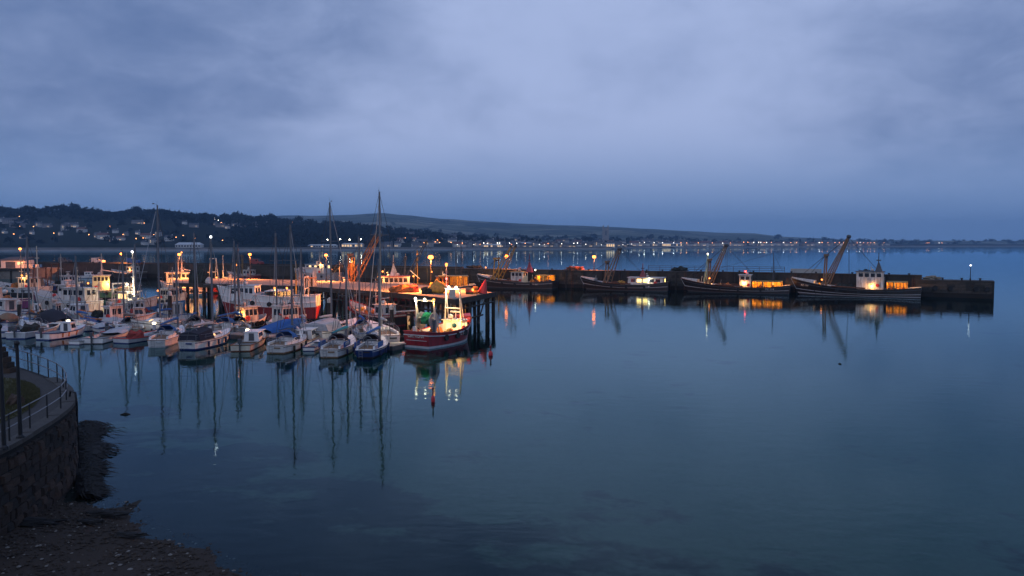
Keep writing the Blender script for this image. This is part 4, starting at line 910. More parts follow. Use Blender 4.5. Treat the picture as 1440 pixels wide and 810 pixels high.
        mh = MB(); mh.tube([(xm, 0, mast_h), (xm - .05, .05, mast_h + .55)], .012, 4); mh.tube([(xm, 0, mast_h + .05), (xm + .35, 0, mast_h + .2)], .012, 4); mh.box(xm + .3, xm + .55, -.01, .01, mast_h + .12, mast_h + .24); mh.build('masthead_gear', 'dark_grey', T)
        if boom:
            zbm = zb + .85; MB().tube([(xm, 0, zbm), (-L * .36, 0, zbm + .12)], .06, 6).build('boom', 'aluminium', T); MB().tube([(xm - .1, 0, zbm + .12), (xm - L * .15, 0, zbm + .20), (-L * .35, 0, zbm + .20)], .17, 7, .10).build('sail_cover', cover, T)
        if mast_lamp: MB().ball((xm, 0, mast_h + .15), .13).build('anchor_light', 'white_bulb', T)
    return T

def outboard(T, x, z, m='dark_grey'):
    o = MB().box(x - .35, x + .05, -.17, .17, z + .15, z + .62).build('outboard', m, T); MB().box(x - .28, x - .1, -.06, .06, z - .6, z + .15).build('leg', 'dark_grey', o)
def motorboat(label, pl, hullm='gelcoat', boot='navy_paint', B=None, fb=.75, cabin=(.45, .75, .9), gun='navy_paint', marks=None, canvas=None, heap=None, L=None, cabm='gelcoat', lit=None, ob=True, name='motorboat', cat='boat', gw=None, aft=None, mastp=None):
    T, L0 = boat_root(name, label, cat, pl); L = L or L0; B = B or min(2.6, L * .38)
    h = Hull(L, B, fb, fb * .95, fb * 1.5, .35, .86, L * .08, .35, 0, 2.4, .45)
    hl = h.skin(0, .85).build('hull', hullm, T, True); h.skin(.85, 1.6).build('boot_top', boot, T, True); h.rim(.06, .06, .03).build('rubbing_strake', gun, T)
    h.skin(.04, .55, -.14, 1, transom=True).build('inner_side', 'pale_grey', T); h.deck(fb * .5, .15, .01, .9).build('sole', 'deck_paint', T); h.deck(.02, .02, .62 if cabin else .8).build('foredeck', hullm if hullm != 'navy_paint' else 'gelcoat', T)
    for k in (.22, .45):
        t = k; x, y, z = h.pt(t, .35); MB().box(x - .15, x + .15, -y + .1, y - .1, z - .05, z).build('thwart', 'teak', T)
    if marks:
        for t in marks:
            x, y, z = h.pt(t, .35, -1); dx_ = .07 * L * .25
            for s in (1, -1):
                A = [h.pt(t - .018, .12, s, .012), h.pt(t + .018, .12, s, .012), h.pt(t + .018, .75, s, .012), h.pt(t - .018, .75, s, .012)]; MB().add(A, [(0, 1, 2, 3)]).build('stripe', 'orange_paint', T)
    if cabin:
        a, e, hh = cabin; x0, x1 = -L / 2 + a * L, -L / 2 + e * L; z0 = fb * .9
        c = frustum(x0, x1, B * .72, B * .5, z0 - .15, z0 + hh, .5, .0, .12); cb = MB().hexa(c).build('cabin', cabm, T)
        MB().box(x0 - .1, x1 - .42, -B * .36, B * .36, z0 + hh + .003, z0 + hh + .06).build('roof', cabm, cb)
        for f in ('star', 'port'): panes(c, f, 2, .1, .85, .42, .85, lit or 'glass', cb, .2)
        panes(c, 'front', 2, .1, .9, .35, .85, 'glass', cb, .15); panes(c, 'aft', 1, .3, .7, .1, .9, 'dark_grey', cb, .1, 'door')
        MB().tube([(x0 + .2, 0, z0 + hh), (x0 + .2, 0, z0 + hh + 1.5)], .02, 4).build('aerial', 'steel', T)
    if canvas:
        m, a, e, hh = canvas; x0, x1 = -L / 2 + a * L, -L / 2 + e * L; v = []; nj = 7; ni = 7
        for i in range(ni):
            x = lerp(x0, x1, i / (ni - 1)); t = (x + L / 2) / L; w = h.half(t) + .06; zz = h.sheer(t); k = math.sin(math.pi * (.12 + .76 * i / (ni - 1)))
            v += [(x, w * math.cos(math.pi * j / (nj - 1)), zz - .08 + hh * k * math.sin(math.pi * j / (nj - 1)) ** .8 + .05 * math.sin(3 * i + 2 * j)) for j in range(nj)]
        MB().add(v, [(i * nj + j, i * nj + j + 1, (i + 1) * nj + j + 1, (i + 1) * nj + j) for i in range(ni - 1) for j in range(nj - 1)]).build('cover', m, T, True)
    if heap: lump((-L * .18, 0, fb * .75), L * .17, B * .36, heap[1], len(label)).build('net_pile', heap[0], T)
    if ob: outboard(T, -L / 2, fb)
    if aft: # stern gantry
        for s in (-1, 1): MB().tube([(-L * .36, s * B * .4, fb * .8), (-L * .40, s * B * .36, fb + aft)], .07, 6).build('gantry_leg', 'white_paint', T)
        MB().tube([(-L * .40, -B * .36, fb + aft), (-L * .40, B * .36, fb + aft)], .07, 6).build('gantry_bar', 'white_paint', T)
    if mastp: MB().tube([(L * mastp[0], 0, fb * .8), (L * mastp[0], 0, mastp[1])], .09, 6, .05).build('mast', 'varnish' if len(mastp) < 3 else mastp[2], T)
    return T

def derrick(T, base, tip, r, m, name='derrick'):
    a, c = Vector(base), Vector(tip); g = Vector((r * 1.5, 0, 0))
    D = MB()
    for k in (-1, 1): D.tube([a + g * k * 1.6, a.lerp(c, .5) + g * k, c + g * k * .4], r * .62, 6, r * .45)
    for k in range(9):
        u, v = (k + .5) / 9, (k + 1.1) / 9; w_ = lambda t: 1.6 - 1.2 * t
        D.tube([a.lerp(c, u) - g * w_(u), a.lerp(c, min(v, 1)) + g * w_(min(v, 1))], r * .22, 4)
    D.build(name, m, T); k = MB().ball(tip, r * 1.8, 8, 6).build('derrick_head', 'dark_grey', T)
def fishing(label, pl, L=None, B=None, fb=(1.3, 1.1, 2.2), hull=(('black_paint', 0, .85), ('maroon_paint', .85, 1.6)), rail='white_paint', wh=(.25, .45, 2.3), whm='white_paint', roofm='white_paint', wlit=None, win=3, mast=None, mastm='white_paint', gantry=None, gm='white_paint', derr=None, dm='yellow_paint', shelter=None, whale=None, drum=None, lamps=(), reg=None, name='fishing_boat', cat='fishing boat', wire=True, heap=None, text_f=.3, rake=None, whw=.62, bul=.7, stripe=None, redmast=None, floats=None, boom=None, lines=None, gr=.11, lampr=.17):
    """fractions run 0 at the stern to 1 at the bow"""
    T, L0 = boat_root(name, label, cat, pl); L = L or L0; B = B or L * .27
    side = 1 if -math.sin(pl[1]) * -pl[0].x + math.cos(pl[1]) * -pl[0].y > 0 else -1; sg = -side      # which side faces the photographer's shore; y < 0 below means that side
    h = Hull(L, B, *fb, 1.0, .78, L * .07 if rake is None else rake, .32, .1, 2.6, .42); X = lambda f: -L / 2 + f * L; Z = lambda f: h.sheer(max(0, min(1, f))); bulw = bul
    for i, (m, f0, f1) in enumerate(hull): h.skin(f0, f1, n=14).build('hull' if i == 0 else ('antifouling' if i == len(hull) - 1 else 'lower_hull'), m, T, True)
    h.rim(.07, .0, .03).build('gunwale', rail, T); h.rim(.06, .45 * bulw / 1.0 * .6, .05).build('rubbing_strake', stripe or rail, T)
    h.skin(.02, .6, -.10, 1).build('bulwark_inside', 'pale_grey', T); dk = h.deck(bulw, .05, .005, .97).build('deck', 'deck_paint', T); Zd = lambda f: Z(f) - bulw
    if wh:
        a, e, hh = wh[:3]; zb = Zd(a) + .02; c = frustum(X(a), X(e), B * whw, B * whw * .92, zb, zb + hh, -.12 if len(wh) > 3 else .12, .05, .06); W = bwheel(T, c, roofm, whm)
        v0, v1 = (hh - 1.05) / hh, (hh - .28) / hh
        for f in ('star', 'port'): panes(c, f, win, .06, .94, v0, v1, wlit or 'glass', W, .28)
        panes(c, 'front', 4, .04, .96, v0, v1, 'glass', W, .2); panes(c, 'aft', 2, .1, .9, v0, v1, wlit or 'glass', W, .4)
        panes(c, 'star', 1, .40, .56, .04, v0 - .06, 'grey_paint', W, .1, 'door'); panes(c, 'port', 1, .40, .56, .04, v0 - .06, 'grey_paint', W, .1, 'door')
        zt = zb + hh + .1; xm = (X(a) + X(e)) / 2
        MB().tube([(xm, -B * .2, zt), (xm, -B * .2, zt + 1.3)], .02, 4).build('aerial', 'steel', W); MB().tube([(xm + .4, B * .22, zt), (xm + .4, B * .22, zt + 1.7)], .02, 4).build('aerial', 'steel', W); MB().lathe([(.05, zt), (.32, zt + .12), (.34, zt + .4), (.1, zt + .58)], 10, (xm - .3, B * .12, 0)).build('radome', 'white_paint', W, True)
        MB().box(xm - .1, xm + .1, -.7, .7, zt + .75, zt + .92).build('radar_bar', 'white_paint', W); MB().tube([(xm, 0, zt), (xm, 0, zt + .8)], .06, 5).build('radar_post', 'white_paint', W)
        lr = MB().lathe([(.2, -.06), (.36, -.06), (.36, .06), (.2, .06)], 12, (X(a) + (X(e) - X(a)) * .22, -sg * (B * whw / 2 + .08) , zb + hh * .35), 'y').build('lifebuoy', 'bright_red', W)
    if whale:                                         # covered bow
        t0 = whale; b_ = MB(); vs = []; n = 6; lift = .55
        for i in range(n + 1):
            t = lerp(t0, .99, i / n); x, y, z = h.pt(t, 0); vs += [(x, y, z), (x, y * .93, z + lift * (1 - i / n * .5)), (x, -y * .93, z + lift * (1 - i / n * .5)), (x, -y, z)]
        fs = [(0, 1, 2, 3)]
        for i in range(n):
            for k in range(3): fs.append((4 * i + k, 4 * i + k + 1, 4 * i + k + 5, 4 * i + k + 4))
        b_.add(vs, fs).build('whaleback', 'white_paint' if name == 'beam_trawler' else rail, T)
    if shelter:
        a, e, hh, m, op = shelter; zb = Zd(a) + .02
        S = MB()
        S.box(X(a), X(e), *sorted((sg * B * .30, sg * B * .42)), zb, zb + hh); S.box(X(a), X(e), -B * .43, B * .43, zb + hh, zb + hh + .12)
        S.box(X(e) - .1, X(e) - .003, -B * .29, B * .29, zb, zb + hh - .003); S.build('shelter', m, T)
        for k in range(7): MB().tube([(lerp(X(a), X(e), k / 6.0 * .96 + .01), -sg * B * .40, zb), (lerp(X(a), X(e), k / 6.0 * .96 + .01), -sg * B * .40, zb + hh)], .07, 5).build('shelter_post', 'dark_grey', T)
        cr_ = random.Random(int(L * 10))
        for k in range(8):
            xx = lerp(X(a), X(e), (k + .5) / 8) + cr_.uniform(-.2, .2); yy = -sg * B * cr_.uniform(.18, .37); q = cr_.uniform(.22, .48)
            if k % 2: lump((xx, yy, zb + q * .5), q, q * .8, q * 1.5, k).build('gear_pile', cr_.choice(['net_dark', 'net_orange', 'rust', 'net_green']), T)
            else: MB().box(xx - q * .7, xx + q * .7, yy - q * .5, yy + q * .5, zb, zb + q * 2.2).build('fish_box', cr_.choice(['dark_grey', 'rust', 'blue_paint', 'grey_paint']), T)
        MB().box(lerp(X(a), X(e), .62), lerp(X(a), X(e), .66), -B * .28, B * .28, zb, zb + hh - .004).build('partition', 'dark_grey', T)
        MB().tube([(X(a), -sg * B * .40, zb + hh * .55), (X(e), -sg * B * .40, zb + hh * .55)], .05, 5).build('shelter_rail', m, T)
        for k in range(op):
            xx = lerp(X(a), X(e), (k + .5) / op); MB().box(xx - .22, xx + .22, -.12, .12, zb + hh - .16, zb + hh - .05).build('deck_lamp', 'warm_bulb', T); point_light(T, (xx, -sg * B * .1, zb + hh - .35), 480, WRM, .15)
    if mast:
        for mi, (f, top, r, *rest) in enumerate(mast):
            MB().tube([(X(f), 0, Zd(f)), (X(f), 0, top)], r, 8, r * .5).build('mast', mastm, T)
            for k, q in enumerate((.55, .75, .9)): MB().tube([(X(f), -.5 + .1 * k, lerp(Zd(f), top, q)), (X(f), .5 - .1 * k, lerp(Zd(f), top, q))], r * .5, 5).build('crosstree', mastm, T)
            if rest and rest[0]: MB().ball((X(f), -.1, top + .12), .17).build('mast_lamp', rest[0], T); point_light(T, (X(f), -.5, top - .1), 25, FLD, .12)
            if wire:
                w = MB(); w.tube([(X(f), 0, top - .2), (X(.985), 0, Z(.98))], .022, 4); w.tube([(X(f), 0, top - .2), (X(.02), 0, Z(.02) + .6)], .022, 4)
                for s in (1, -1): w.tube([(X(f), 0, top - .3), (X(f) - .6, s * B * .47, Z(f))], .02, 4)
                w.build('stays', 'wire', T)
    if redmast:                                       # stepped tripod mast on the wheelhouse
        f, z0, top, m = redmast; MB().tube([(X(f), 0, z0), (X(f), 0, top)], .16, 7, .07).build('mast', m, T)
        MB().add([(X(f) - .9, -.8, z0), (X(f) + .7, -.8, z0), (X(f) + .7, .8, z0), (X(f) - .9, .8, z0), (X(f), 0, z0 + (top - z0) * .62)], [(0, 1, 4), (1, 2, 4), (2, 3, 4), (3, 0, 4)]).build('mast_foot', m, T)
        for q in (.35, .5, .68, .85): MB().box(X(f) - .06, X(f) + .06, -1.3 * (1.1 - q), 1.3 * (1.1 - q), lerp(z0, top, q), lerp(z0, top, q) + .12).build('yard', m, T)
        MB().box(X(f) - .45, X(f) + .45, -.12, .12, lerp(z0, top, .6), lerp(z0, top, .6) + .2).build('radar_bar', 'dark_grey', T)
    if gantry:
        for (f, w, top, lean) in gantry:
            z0 = Zd(f)
            for s in (1, -1): MB().tube([(X(f), s * w / 2 * 1.18, z0), (X(f) + lean, s * w / 2, top)], gr, 7).build('gantry_leg', gm, T); MB().tube([(X(f) + .9, s * w / 2 * 1.15, z0), (X(f) + lean, s * w / 2, top - .3)], .06, 5).build('gantry_stay', gm, T)
            MB().tube([(X(f) + lean, -w / 2 - .2, top), (X(f) + lean, w / 2 + .2, top)], gr * 1.1, 7).build('gantry_bar', gm, T)
            if top - z0 > 3: MB().tube([(X(f) + lean * .55, -w / 2 * 1.08, lerp(z0, top, .55)), (X(f) + lean * .55, w / 2 * 1.08, lerp(z0, top, .55))], .09, 6).build('gantry_bar', gm, T)
    if derr:
        f, ftip, top, spread = derr; z0 = Zd(f) + .6
        for s in (1, -1): derrick(T, (X(f), s * B * .42, z0), (X(ftip), s * spread, top), .23, dm)
        # gallows post and head gear
        for s in (1, -1): MB().tube([(X(f) + .2, s * B * .3, Zd(f)), (X(f) - .1, s * B * .22, z0 + (top - z0) * .62)], .16, 7).build('gallows_leg', dm, T)
        zg = z0 + (top - z0) * .62; MB().box(X(f) - .4, X(f) + .2, -B * .30, B * .30, zg - .2, zg + .25).build('gallows_head', dm, T)
        for k in range(3): MB().lathe([(.1, -.07), (.24, -.07), (.24, .07), (.1, .07)], 8, (X(f) - .1, -B * .2 + k * B * .2, zg - .45), 'y').build('block', 'dark_grey', T)
        w = MB()
        for s in (1, -1):
            w.tube([(X(ftip), s * spread, top), (X(f) - .1, s * .3, zg)], .03, 4); w.tube([(X(ftip), s * spread, top), (X(ftip) - .3, s * spread, Z(ftip) + 1)], .025, 4); w.tube([(X(f), s * .4, zg), (X(.95), s * .2, Z(.95))], .03, 4); w.tube([(X(f), s * .5, zg), (X(.88), s * .9, Z(.9))], .025, 4); w.tube([(X(ftip), s * spread, top - .2), (X(max(.05, ftip - .3)), s * .5, Z(.3) + 1.6)], .022, 4)
        w.build('rigging', 'wire', T)
        for s in (1, -1): # trawl beam stowed along the rail
            MB().tube([(X(.66), s * B * .47, Z(.6) + .25), (X(.40), s * B * .50, Z(.4) + .25)], .16, 7).build('trawl_beam', 'rust', T)
            lump((X(.56), s * B * .40, Z(.5) - .1), L * .05, .5, .6, int(L) + s).build('net', 'net_dark', T)
    if drum:
        f, zc_, w, r, m = drum; MB().lathe([(r, -w / 2), (r, -w / 2 + .08), (.2, -w / 2 + .09), (.2, w / 2 - .09), (r, w / 2 - .08), (r, w / 2)], 16, (X(f), 0, zc_), 'y').build('net_drum', 'steel', T); lump((X(f), 0, zc_), r * .95, w * .42, r * .98, 3, 14, 10, .07).build('net', m, T)
    for (f, y, z, kind, pw) in lamps:
        y = y * sg
        k = MB().ball((X(f), y, z), lampr, 8, 6).build('deck_lamp', 'flood' if kind == 'f' else ('warm_bulb' if kind == 'w' else 'red_light'), T)
        if pw: point_light(T, (X(f), y, z - .32), pw * 3.5, FLD if kind == 'f' else WRM, .14)
    if heap:
        for i, (f, y, s, m) in enumerate(heap): lump((X(f), y * sg, Zd(f) + s * .35), s, s * .8, s, i + int(L)).build('net_pile', m, T)
    if floats:
        for i, (f, y, dz, r, m) in enumerate(floats): MB().ball((X(f), y * sg, Z(f) + dz), r, 10, 7).build('float', m, T, True)
    if boom: MB().tube([(X(boom[0]), 0, boom[1]), (X(boom[2]), boom[4] if len(boom) > 4 else 0, boom[3])], .11, 6, .08).build('boom', mastm, T)
    if reg:
        for s in (-1, 1):
            x, y, z = h.pt(text_f, .30, s, .06); x2 = h.pt(text_f + .03, .30, s, .06); ang = math.atan2(x2[1] - y, x2[0] - x)
            text(reg, .62, 'white_paint', T, (x, y, z), (math.pi / 2, 0, ang if s < 0 else ang + math.pi))
    # odds and ends about the deck
    cr_ = random.Random(int(L * 100) + len(label)); busy = [(a_, e_) for a_, e_ in ([wh[:2]] if wh else []) + ([shelter[:2]] if shelter else [])]
    for k in range(11):
        f = cr_.uniform(.06, .84)
        if any(a_ - .04 < f < e_ + .04 for a_, e_ in busy): continue
        y = cr_.uniform(-.32, .32) * B * (1 if f < .6 else .6); q = cr_.uniform(.16, .36); z = Zd(f) + .03; kd = k % 4
        if kd == 0: MB().box(X(f) - q, X(f) + q, y - q * .6, y + q * .6, z, z + q * cr_.uniform(1, 3)).build('fish_box', cr_.choice(['orange_paint', 'blue_paint', 'grey_paint', 'dark_grey', 'white_paint']), T)
        elif kd == 1: MB().tube([(X(f), y, z), (X(f) + cr_.uniform(-.6, .6), y, z + cr_.uniform(1.2, 2.8))], .045, 5).build('davit', cr_.choice(['white_paint', 'rust', 'steel']), T)
        elif kd == 2: MB().ball((X(f), y, z + q + bulw * .5), q, 9, 6).build('float', cr_.choice(['orange_paint', 'bright_red', 'fender_white', 'yellow_paint']), T, True)
        else: lump((X(f), y, z + q * .5), q * 1.8, q * 1.4, q * 1.6, k + int(L)).build('rope_coil', cr_.choice(['rope', 'net_dark', 'net_green', 'net_orange']), T)
    if lines:
        for f_ in lines: h.skin(f_, f_ + .045, .015, 1, transom=False).build('white_line', 'pale_grey', T)
    # tyres along the side
    for t in (.25, .45, .62):
        for s in (-1, 1): x, y, z = h.pt(t, .30, s, .10); MB().lathe([(.2, -.08), (.34, -.1), (.36, 0), (.34, .1), (.2, .08)], 9, (x, y, z - .1), 'y').build('tyre_fender', 'rubber', T)
    T['hull_len'] = L
    return T

# ------------------------------------------------------------------ the beam trawlers along the breakwater
def along(bow_px, stern_px, B):
    a, _ = pier_at(stern_px); c, _ = pier_at(bow_px); d = (c - a); L = d.length; nn = Vector((-d.y, d.x, 0)).normalized()
    if nn.y > 0: nn = -nn
    return ((a + c) / 2 + nn * (B / 2 + .9), math.atan2(d.y, d.x), L)
def zpx(py, Y): return CAMH - (py - HY) * Y / F
BT = 'beam trawlers moored along the breakwater'
bh = (('black_paint', 0, .90), ('dark_grey', .90, 1.6))
fishing('black beam trawler with yellow gallows and a glowing yellow stern shelter', along(679, 788, 6), B=6, fb=(2.0, 1.5, 3.2), hull=bh, rail='dark_grey', wh=(.37, .52, 3.3, 1), whm='white_paint', roofm='yellow_paint', win=3, derr=(.74, .52, zpx(346, 186), 1.5), dm='yellow_paint', whale=.80,
        shelter=(.04, .20, 2.0, 'yellow_paint', 2), redmast=(.32, 4.0, zpx(357, 186), 'maroon_paint'), lamps=((.22, -1.5, 4.6, 'f', 60), (.90, 1.0, 5.0, 'w', 80)), reg='FY 527', text_f=.20, name='beam_trawler', lines=(.30,), stripe='dark_grey', heap=((.3, 1, .9, 'net_orange'),), floats=((.24, 0, 1.0, .35, 'orange_paint'),))
fishing('black beam trawler with long low white deckhouse and red mast', along(821, 944, 6.2), B=6.2, fb=(2.2, 1.4, 3.0), hull=bh, rail='black_paint', wh=(.05, .44, 1.75), whm='white_paint', roofm='pale_grey', win=5, wlit=['glass', 'lit_bright', 'lit_bright', 'glass', 'glass'], whw=.74, derr=(.69, .55, zpx(350, 178), 1.2), dm='teak', whale=.82,
        redmast=(.29, 3.2, zpx(370, 178), 'red_paint'), reg='PZ 87', text_f=.22, name='beam_trawler', lines=(.48,), stripe='dark_grey', heap=((.53, 0, 1.1, 'yellow_paint'),), lamps=((.2, -2.6, 2.9, 'f', 30),))
fishing('black beam trawler with yellow lit working shelter and small white wheelhouse', along(961, 1112, 6.4), B=6.4, fb=(1.9, 1.35, 3.1), hull=bh, rail='rust', wh=(.34, .44, 3.4, 1), whm='white_paint', win=2, derr=(.73, .575, zpx(345, 173), 1.3), dm='teak', whale=.83,
        shelter=(.07, .33, 1.6, 'yellow_paint', 5), mast=((.15, zpx(355, 170), .10),), mastm='dark_grey', gantry=((.745, 1.6, zpx(360, 173), 0),), gm='pale_green', lamps=((.745, 0, zpx(357, 173), 'f', 40), (.39, -1.5, 4.9, 'r', 0), (.40, -2.1, 2.6, 'w', 90), (.72, -1, 3.2, 'w', 60)), reg='PZ 114', text_f=.17, name='beam_trawler', lines=(.55,), stripe='dark_grey', heap=((.55, -1, 1.0, 'net_orange'),))
fishing('largest black beam trawler with white wheelhouse and tall single raised derricks', along(1116, 1296, 7.2), B=7.2, fb=(2.2, 1.6, 3.6), hull=bh, rail='black_paint', wh=(.27, .47, 4.3, 1), whm='white_paint', roofm='dark_grey', win=4, whw=.6, derr=(.72, .545, zpx(333, 163), .8), dm='teak', whale=.80,
        shelter=(.10, .25, 1.9, 'yellow_paint', 3), redmast=(.315, 5.0, zpx(355, 160), 'dark_grey'), lamps=((.74, -1.6, 3.4, 'w', 60), (.36, -2.5, 2.6, 'w', 60)), reg='PZ 123', text_f=.89, name='beam_trawler', lines=(.62, .86), stripe='dark_grey', heap=((.60, -1.5, 1.2, 'net_dark'), (.52, 1, 1.0, 'net_dark')))

# ------------------------------------------------------------------ the brightly lit red trawler
st = (at(564, 488) + at(607, 491)) / 2; hd = math.atan2(.86, .50); L_ = 10.4
pl = (st + Vector((math.cos(hd), math.sin(hd), 0)) * L_ / 2, hd, L_)
RT = fishing('red trawler lit by deck floodlights with green net drum at its stern', pl, B=4.3, fb=(1.75, 1.55, 2.7), hull=(('crimson_paint', 0, .87), ('pale_grey', .87, 1.05), ('black_paint', 1.05, 1.7)), rail='red_paint', stripe='pale_grey', wh=(.64, .79, 1.35), whm='cream_paint', roofm='white_paint', win=2, wlit='lit_window', whw=.6, whale=.84,
        gantry=((.17, 2.3, 5.0, -.2), (.66, 1.9, 6.0, 0)), gm='cream_paint', drum=(.20, 2.75, 1.8, .95, 'net_green'),
        lamps=((.15, 1.25, 5.15, 'f', 170), (.15, 0, 5.1, 'f', 70), (.15, -1.2, 5.1, 'w', 120), (.66, .55, 6.15, 'f', 150), (.66, -.45, 6.15, 'f', 150), (.57, -1.4, 2.5, 'w', 120), (.50, 1.2, 2.6, 'w', 60)),
        heap=((.10, 1.2, .75, 'net_orange'), (.12, .2, .6, 'net_orange'), (.42, -1.2, .7, 'yellow_paint'), (.5, .9, .7, 'net_orange')), floats=((.47, -1.55, .45, .28, 'green_paint'), (.86, -.9, .15, .3, 'orange_paint'), (.80, -1.2, .25, .28, 'bright_red')), reg='PZ 64', text_f=.55, bul=.8, gr=.08, lampr=.14)
text('GIRL FIONA', .40, 'white_paint', RT, (-L_ / 2 - .06, 0, 1.25), (math.pi / 2, 0, -math.pi / 2)); 
MB().box(-L_ / 2 - .03, -L_ / 2 - .01, -1.4, 1.3, .78, .84).build('stern_line', 'pale_grey', RT)
MB().box(-L_ * .44, -L_ * .41, .55, .95, .95, 2.2).build('winch_column', 'pale_grey', RT); MB().box(-L_ * .44, -L_ * .39, -1.75, -1.65, .9, 3.0).build('gallows_plate', 'dark_grey', RT)

# ------------------------------------------------------------------ yachts and small craft at the pontoons
Y_ = []
yacht('white yacht with black cockpit tent and navy fenders on its hull', place(262, 493, 325, 477), 11.7, 298, tent='dark_canvas', hood=None, cover='grey_canvas', fb=1.15, mast_lamp=True, B=3.1, lit=True)
yacht('white yacht seen from its broad stern with small blue sprayhood', place(220, 489.5, 257, 470), 9.8, 250, B=2.9, boot='pale_grey', fend=None, fb=1.0)
yacht('white yacht with bright blue sprayhood and hanging dark fenders', place(386, 498, 429, 482), 13.1, 410, boot='teak', fb=1.0, B=3.0, fend='rubber')
yacht('large pale yacht under grey winter covers beside the mooring pile', place(440, 480, 502, 464), 16.0, 457, hood=None, tent='grey_canvas', cover='grey_canvas', boot='dark_grey', fb=1.35, B=3.8, genoa='grey_canvas', cockpit='gelcoat')
yacht('white yacht with blue lettered dodgers and teal sail cover', place(462, 504, 496, 485), 9.9, 487, hood='dark_canvas', cover='teal_canvas', dodger=('blue_canvas', 'ACORN'), boot='teak', B=2.9, lit=True)
yacht('small navy blue hulled yacht with blue dodgers and cream deck', place(512, 504.5, 539, 487), 9.5, 541, hullm='navy_paint', boot='black_paint', hood='dark_canvas', cover='blue_canvas', dodger=('blue_canvas', None), B=2.7, stripe='gelcoat')
yacht('large white yacht with open transom platform and tallest mast', place(549, 487, 518, 468), 17.0, 537, B=3.6, fb=1.4, hood=None, cover='grey_canvas', boot='dark_grey', genoa='grey_canvas', fend=None)
p_, h_, l_ = place(549, 487, 518, 468); T = empty('swim_platform', p_ - Vector((math.cos(h_), math.sin(h_), 0)) * (l_ / 2 + .5) , h_, 'pale teak swim platform boarding raft behind the tall masted yacht', 'platform'); MB().box(-.7, .45, -1.5, 1.5, .32, .44).build('board', 'cream_paint', T); MB().box(-.6, .4, -1.3, 1.3, -.15, .318).build('float', 'dark_grey', T)
yacht('pale raised deck yacht with tall grey mast moored across the pontoon', place(252, 463, 184, 468), 16.0, 226, B=3.2, fb=1.45, hood=None, cover='blue_canvas', boot='dark_grey', fend=None, lit=True)
yacht('white yacht with light blue canvas behind the day boat', place(300, 473, 345, 461), 11.0, 345, cover='blue_canvas', B=2.8)
yacht('old yacht with bare thin mast beside the blue tarpaulin boat', place(432, 476, 418, 462), 10.5, 424, cover='grey_canvas', B=2.7, hood=None, hullm='pale_grey')
motorboat('white motorboat with navy gunwale and orange hull stripes', place(60, 478.5, 121, 470), B=2.4, marks=(.28, .42, .62), cabin=(.52, .74, .95), lit='glass', fb=.85)
motorboat('open grey workboat heaped with floats and pots', place(22, 477, 86, 464), hullm='pale_grey', gun='gelcoat', cabin=None, heap=('net_dark', .9), fb=.8)
motorboat('white dinghy with outboard motor at the far end of the pontoon', place(14, 475, -22, 462), cabin=None, fb=.7, heap=('grey_canvas', .5))
motorboat('low white open boat with outboard and pale canvas', place(130, 484, 182, 470), cabin=None, gun='grey_paint', boot='dark_grey', canvas=('grey_canvas', .5, .98, .35), fb=.7)
motorboat('grey inflatable style boat piled with red nets', place(170, 483, 232, 473), hullm='pale_grey', gun='bright_red', cabin=None, heap=('net_red', .75), ob=False, fb=.6)
motorboat('small pale day boat with cuddy and pinkish hull', place(338, 494.5, 371, 478), hullm='cream_paint', gun='teak', boot='rust', cabin=(.45, .8, .85), B=2.3, fb=.7)
motorboat('motorboat under a large bright blue tarpaulin', place(366, 479, 430, 466), canvas=('blue_canvas', .05, .97, 1.15), cabin=None, ob=False, B=2.8, fb=.9)
motorboat('boat under a dark blue canopy behind the striped motorboat', place(95, 464, 34, 460), hullm='blue_paint', canvas=('dark_canvas', .05, .6, 1.9), cabin=None, ob=False, B=2.9, fb=.9)
motorboat('small white boat under pale cover on the second pontoon', place(186, 462, 140, 458), canvas=('grey_canvas', .1, .9, .7), cabin=None, ob=False, B=2.3)
motorboat('white boat with cabin and red rail forward of the pale yacht', place(166, 455, 222, 453), cabin=(.4, .75, 1.2), gun='orange_paint', B=2.6, fb=1.0, ob=False, cabm='white_paint')
motorboat('white cabin boat with red float on its deck', place(128, 452, 92, 448), cabin=(.3, .7, 1.3), gun='pale_grey', B=2.6, fb=1.1, ob=False, heap=('net_red', .5))
motorboat('white cabin boat with steel stern gantry at the left quay', place(44, 447, -18, 441), cabin=(.42, .8, 1.5), B=2.9, fb=1.1, ob=False, aft=3.4, cabm='white_paint')
motorboat('small blue tender boat between the pontoon and the red vessel', place(300, 462, 330, 456), hullm='blue_paint', cabin=None, B=2.0, fb=.6)
motorboat('white boat with blue stripe beside the mooring pile and yacht mast', place(262, 452, 222, 449), cabin=(.3, .75, 1.5), B=2.8, fb=1.1, ob=False, cabm='white_paint', gun='blue_paint')
motorboat('small white launch lying in the inner basin below the breakwater', place(340, 392.5, 362, 392.5), cabin=None, B=2.4, fb=.9, gun='bright_red', L=4.6)
motorboat('small white cabin cruiser against the breakwater below a sodium lamp', place(330, 390, 302, 390), cabin=(.2, .7, 1.6), B=2.8, fb=1.1, ob=False, L=6.5)
motorboat('small open boat on the far mooring in the basin', place(372, 386, 395, 386), cabin=None, B=2.4, fb=.8, L=5)
motorboat('white day boat alongside the left end of the breakwater', place(112, 391, 140, 391), cabin=(.3, .7, 1.2), B=2.6, fb=.9, ob=False, L=6)

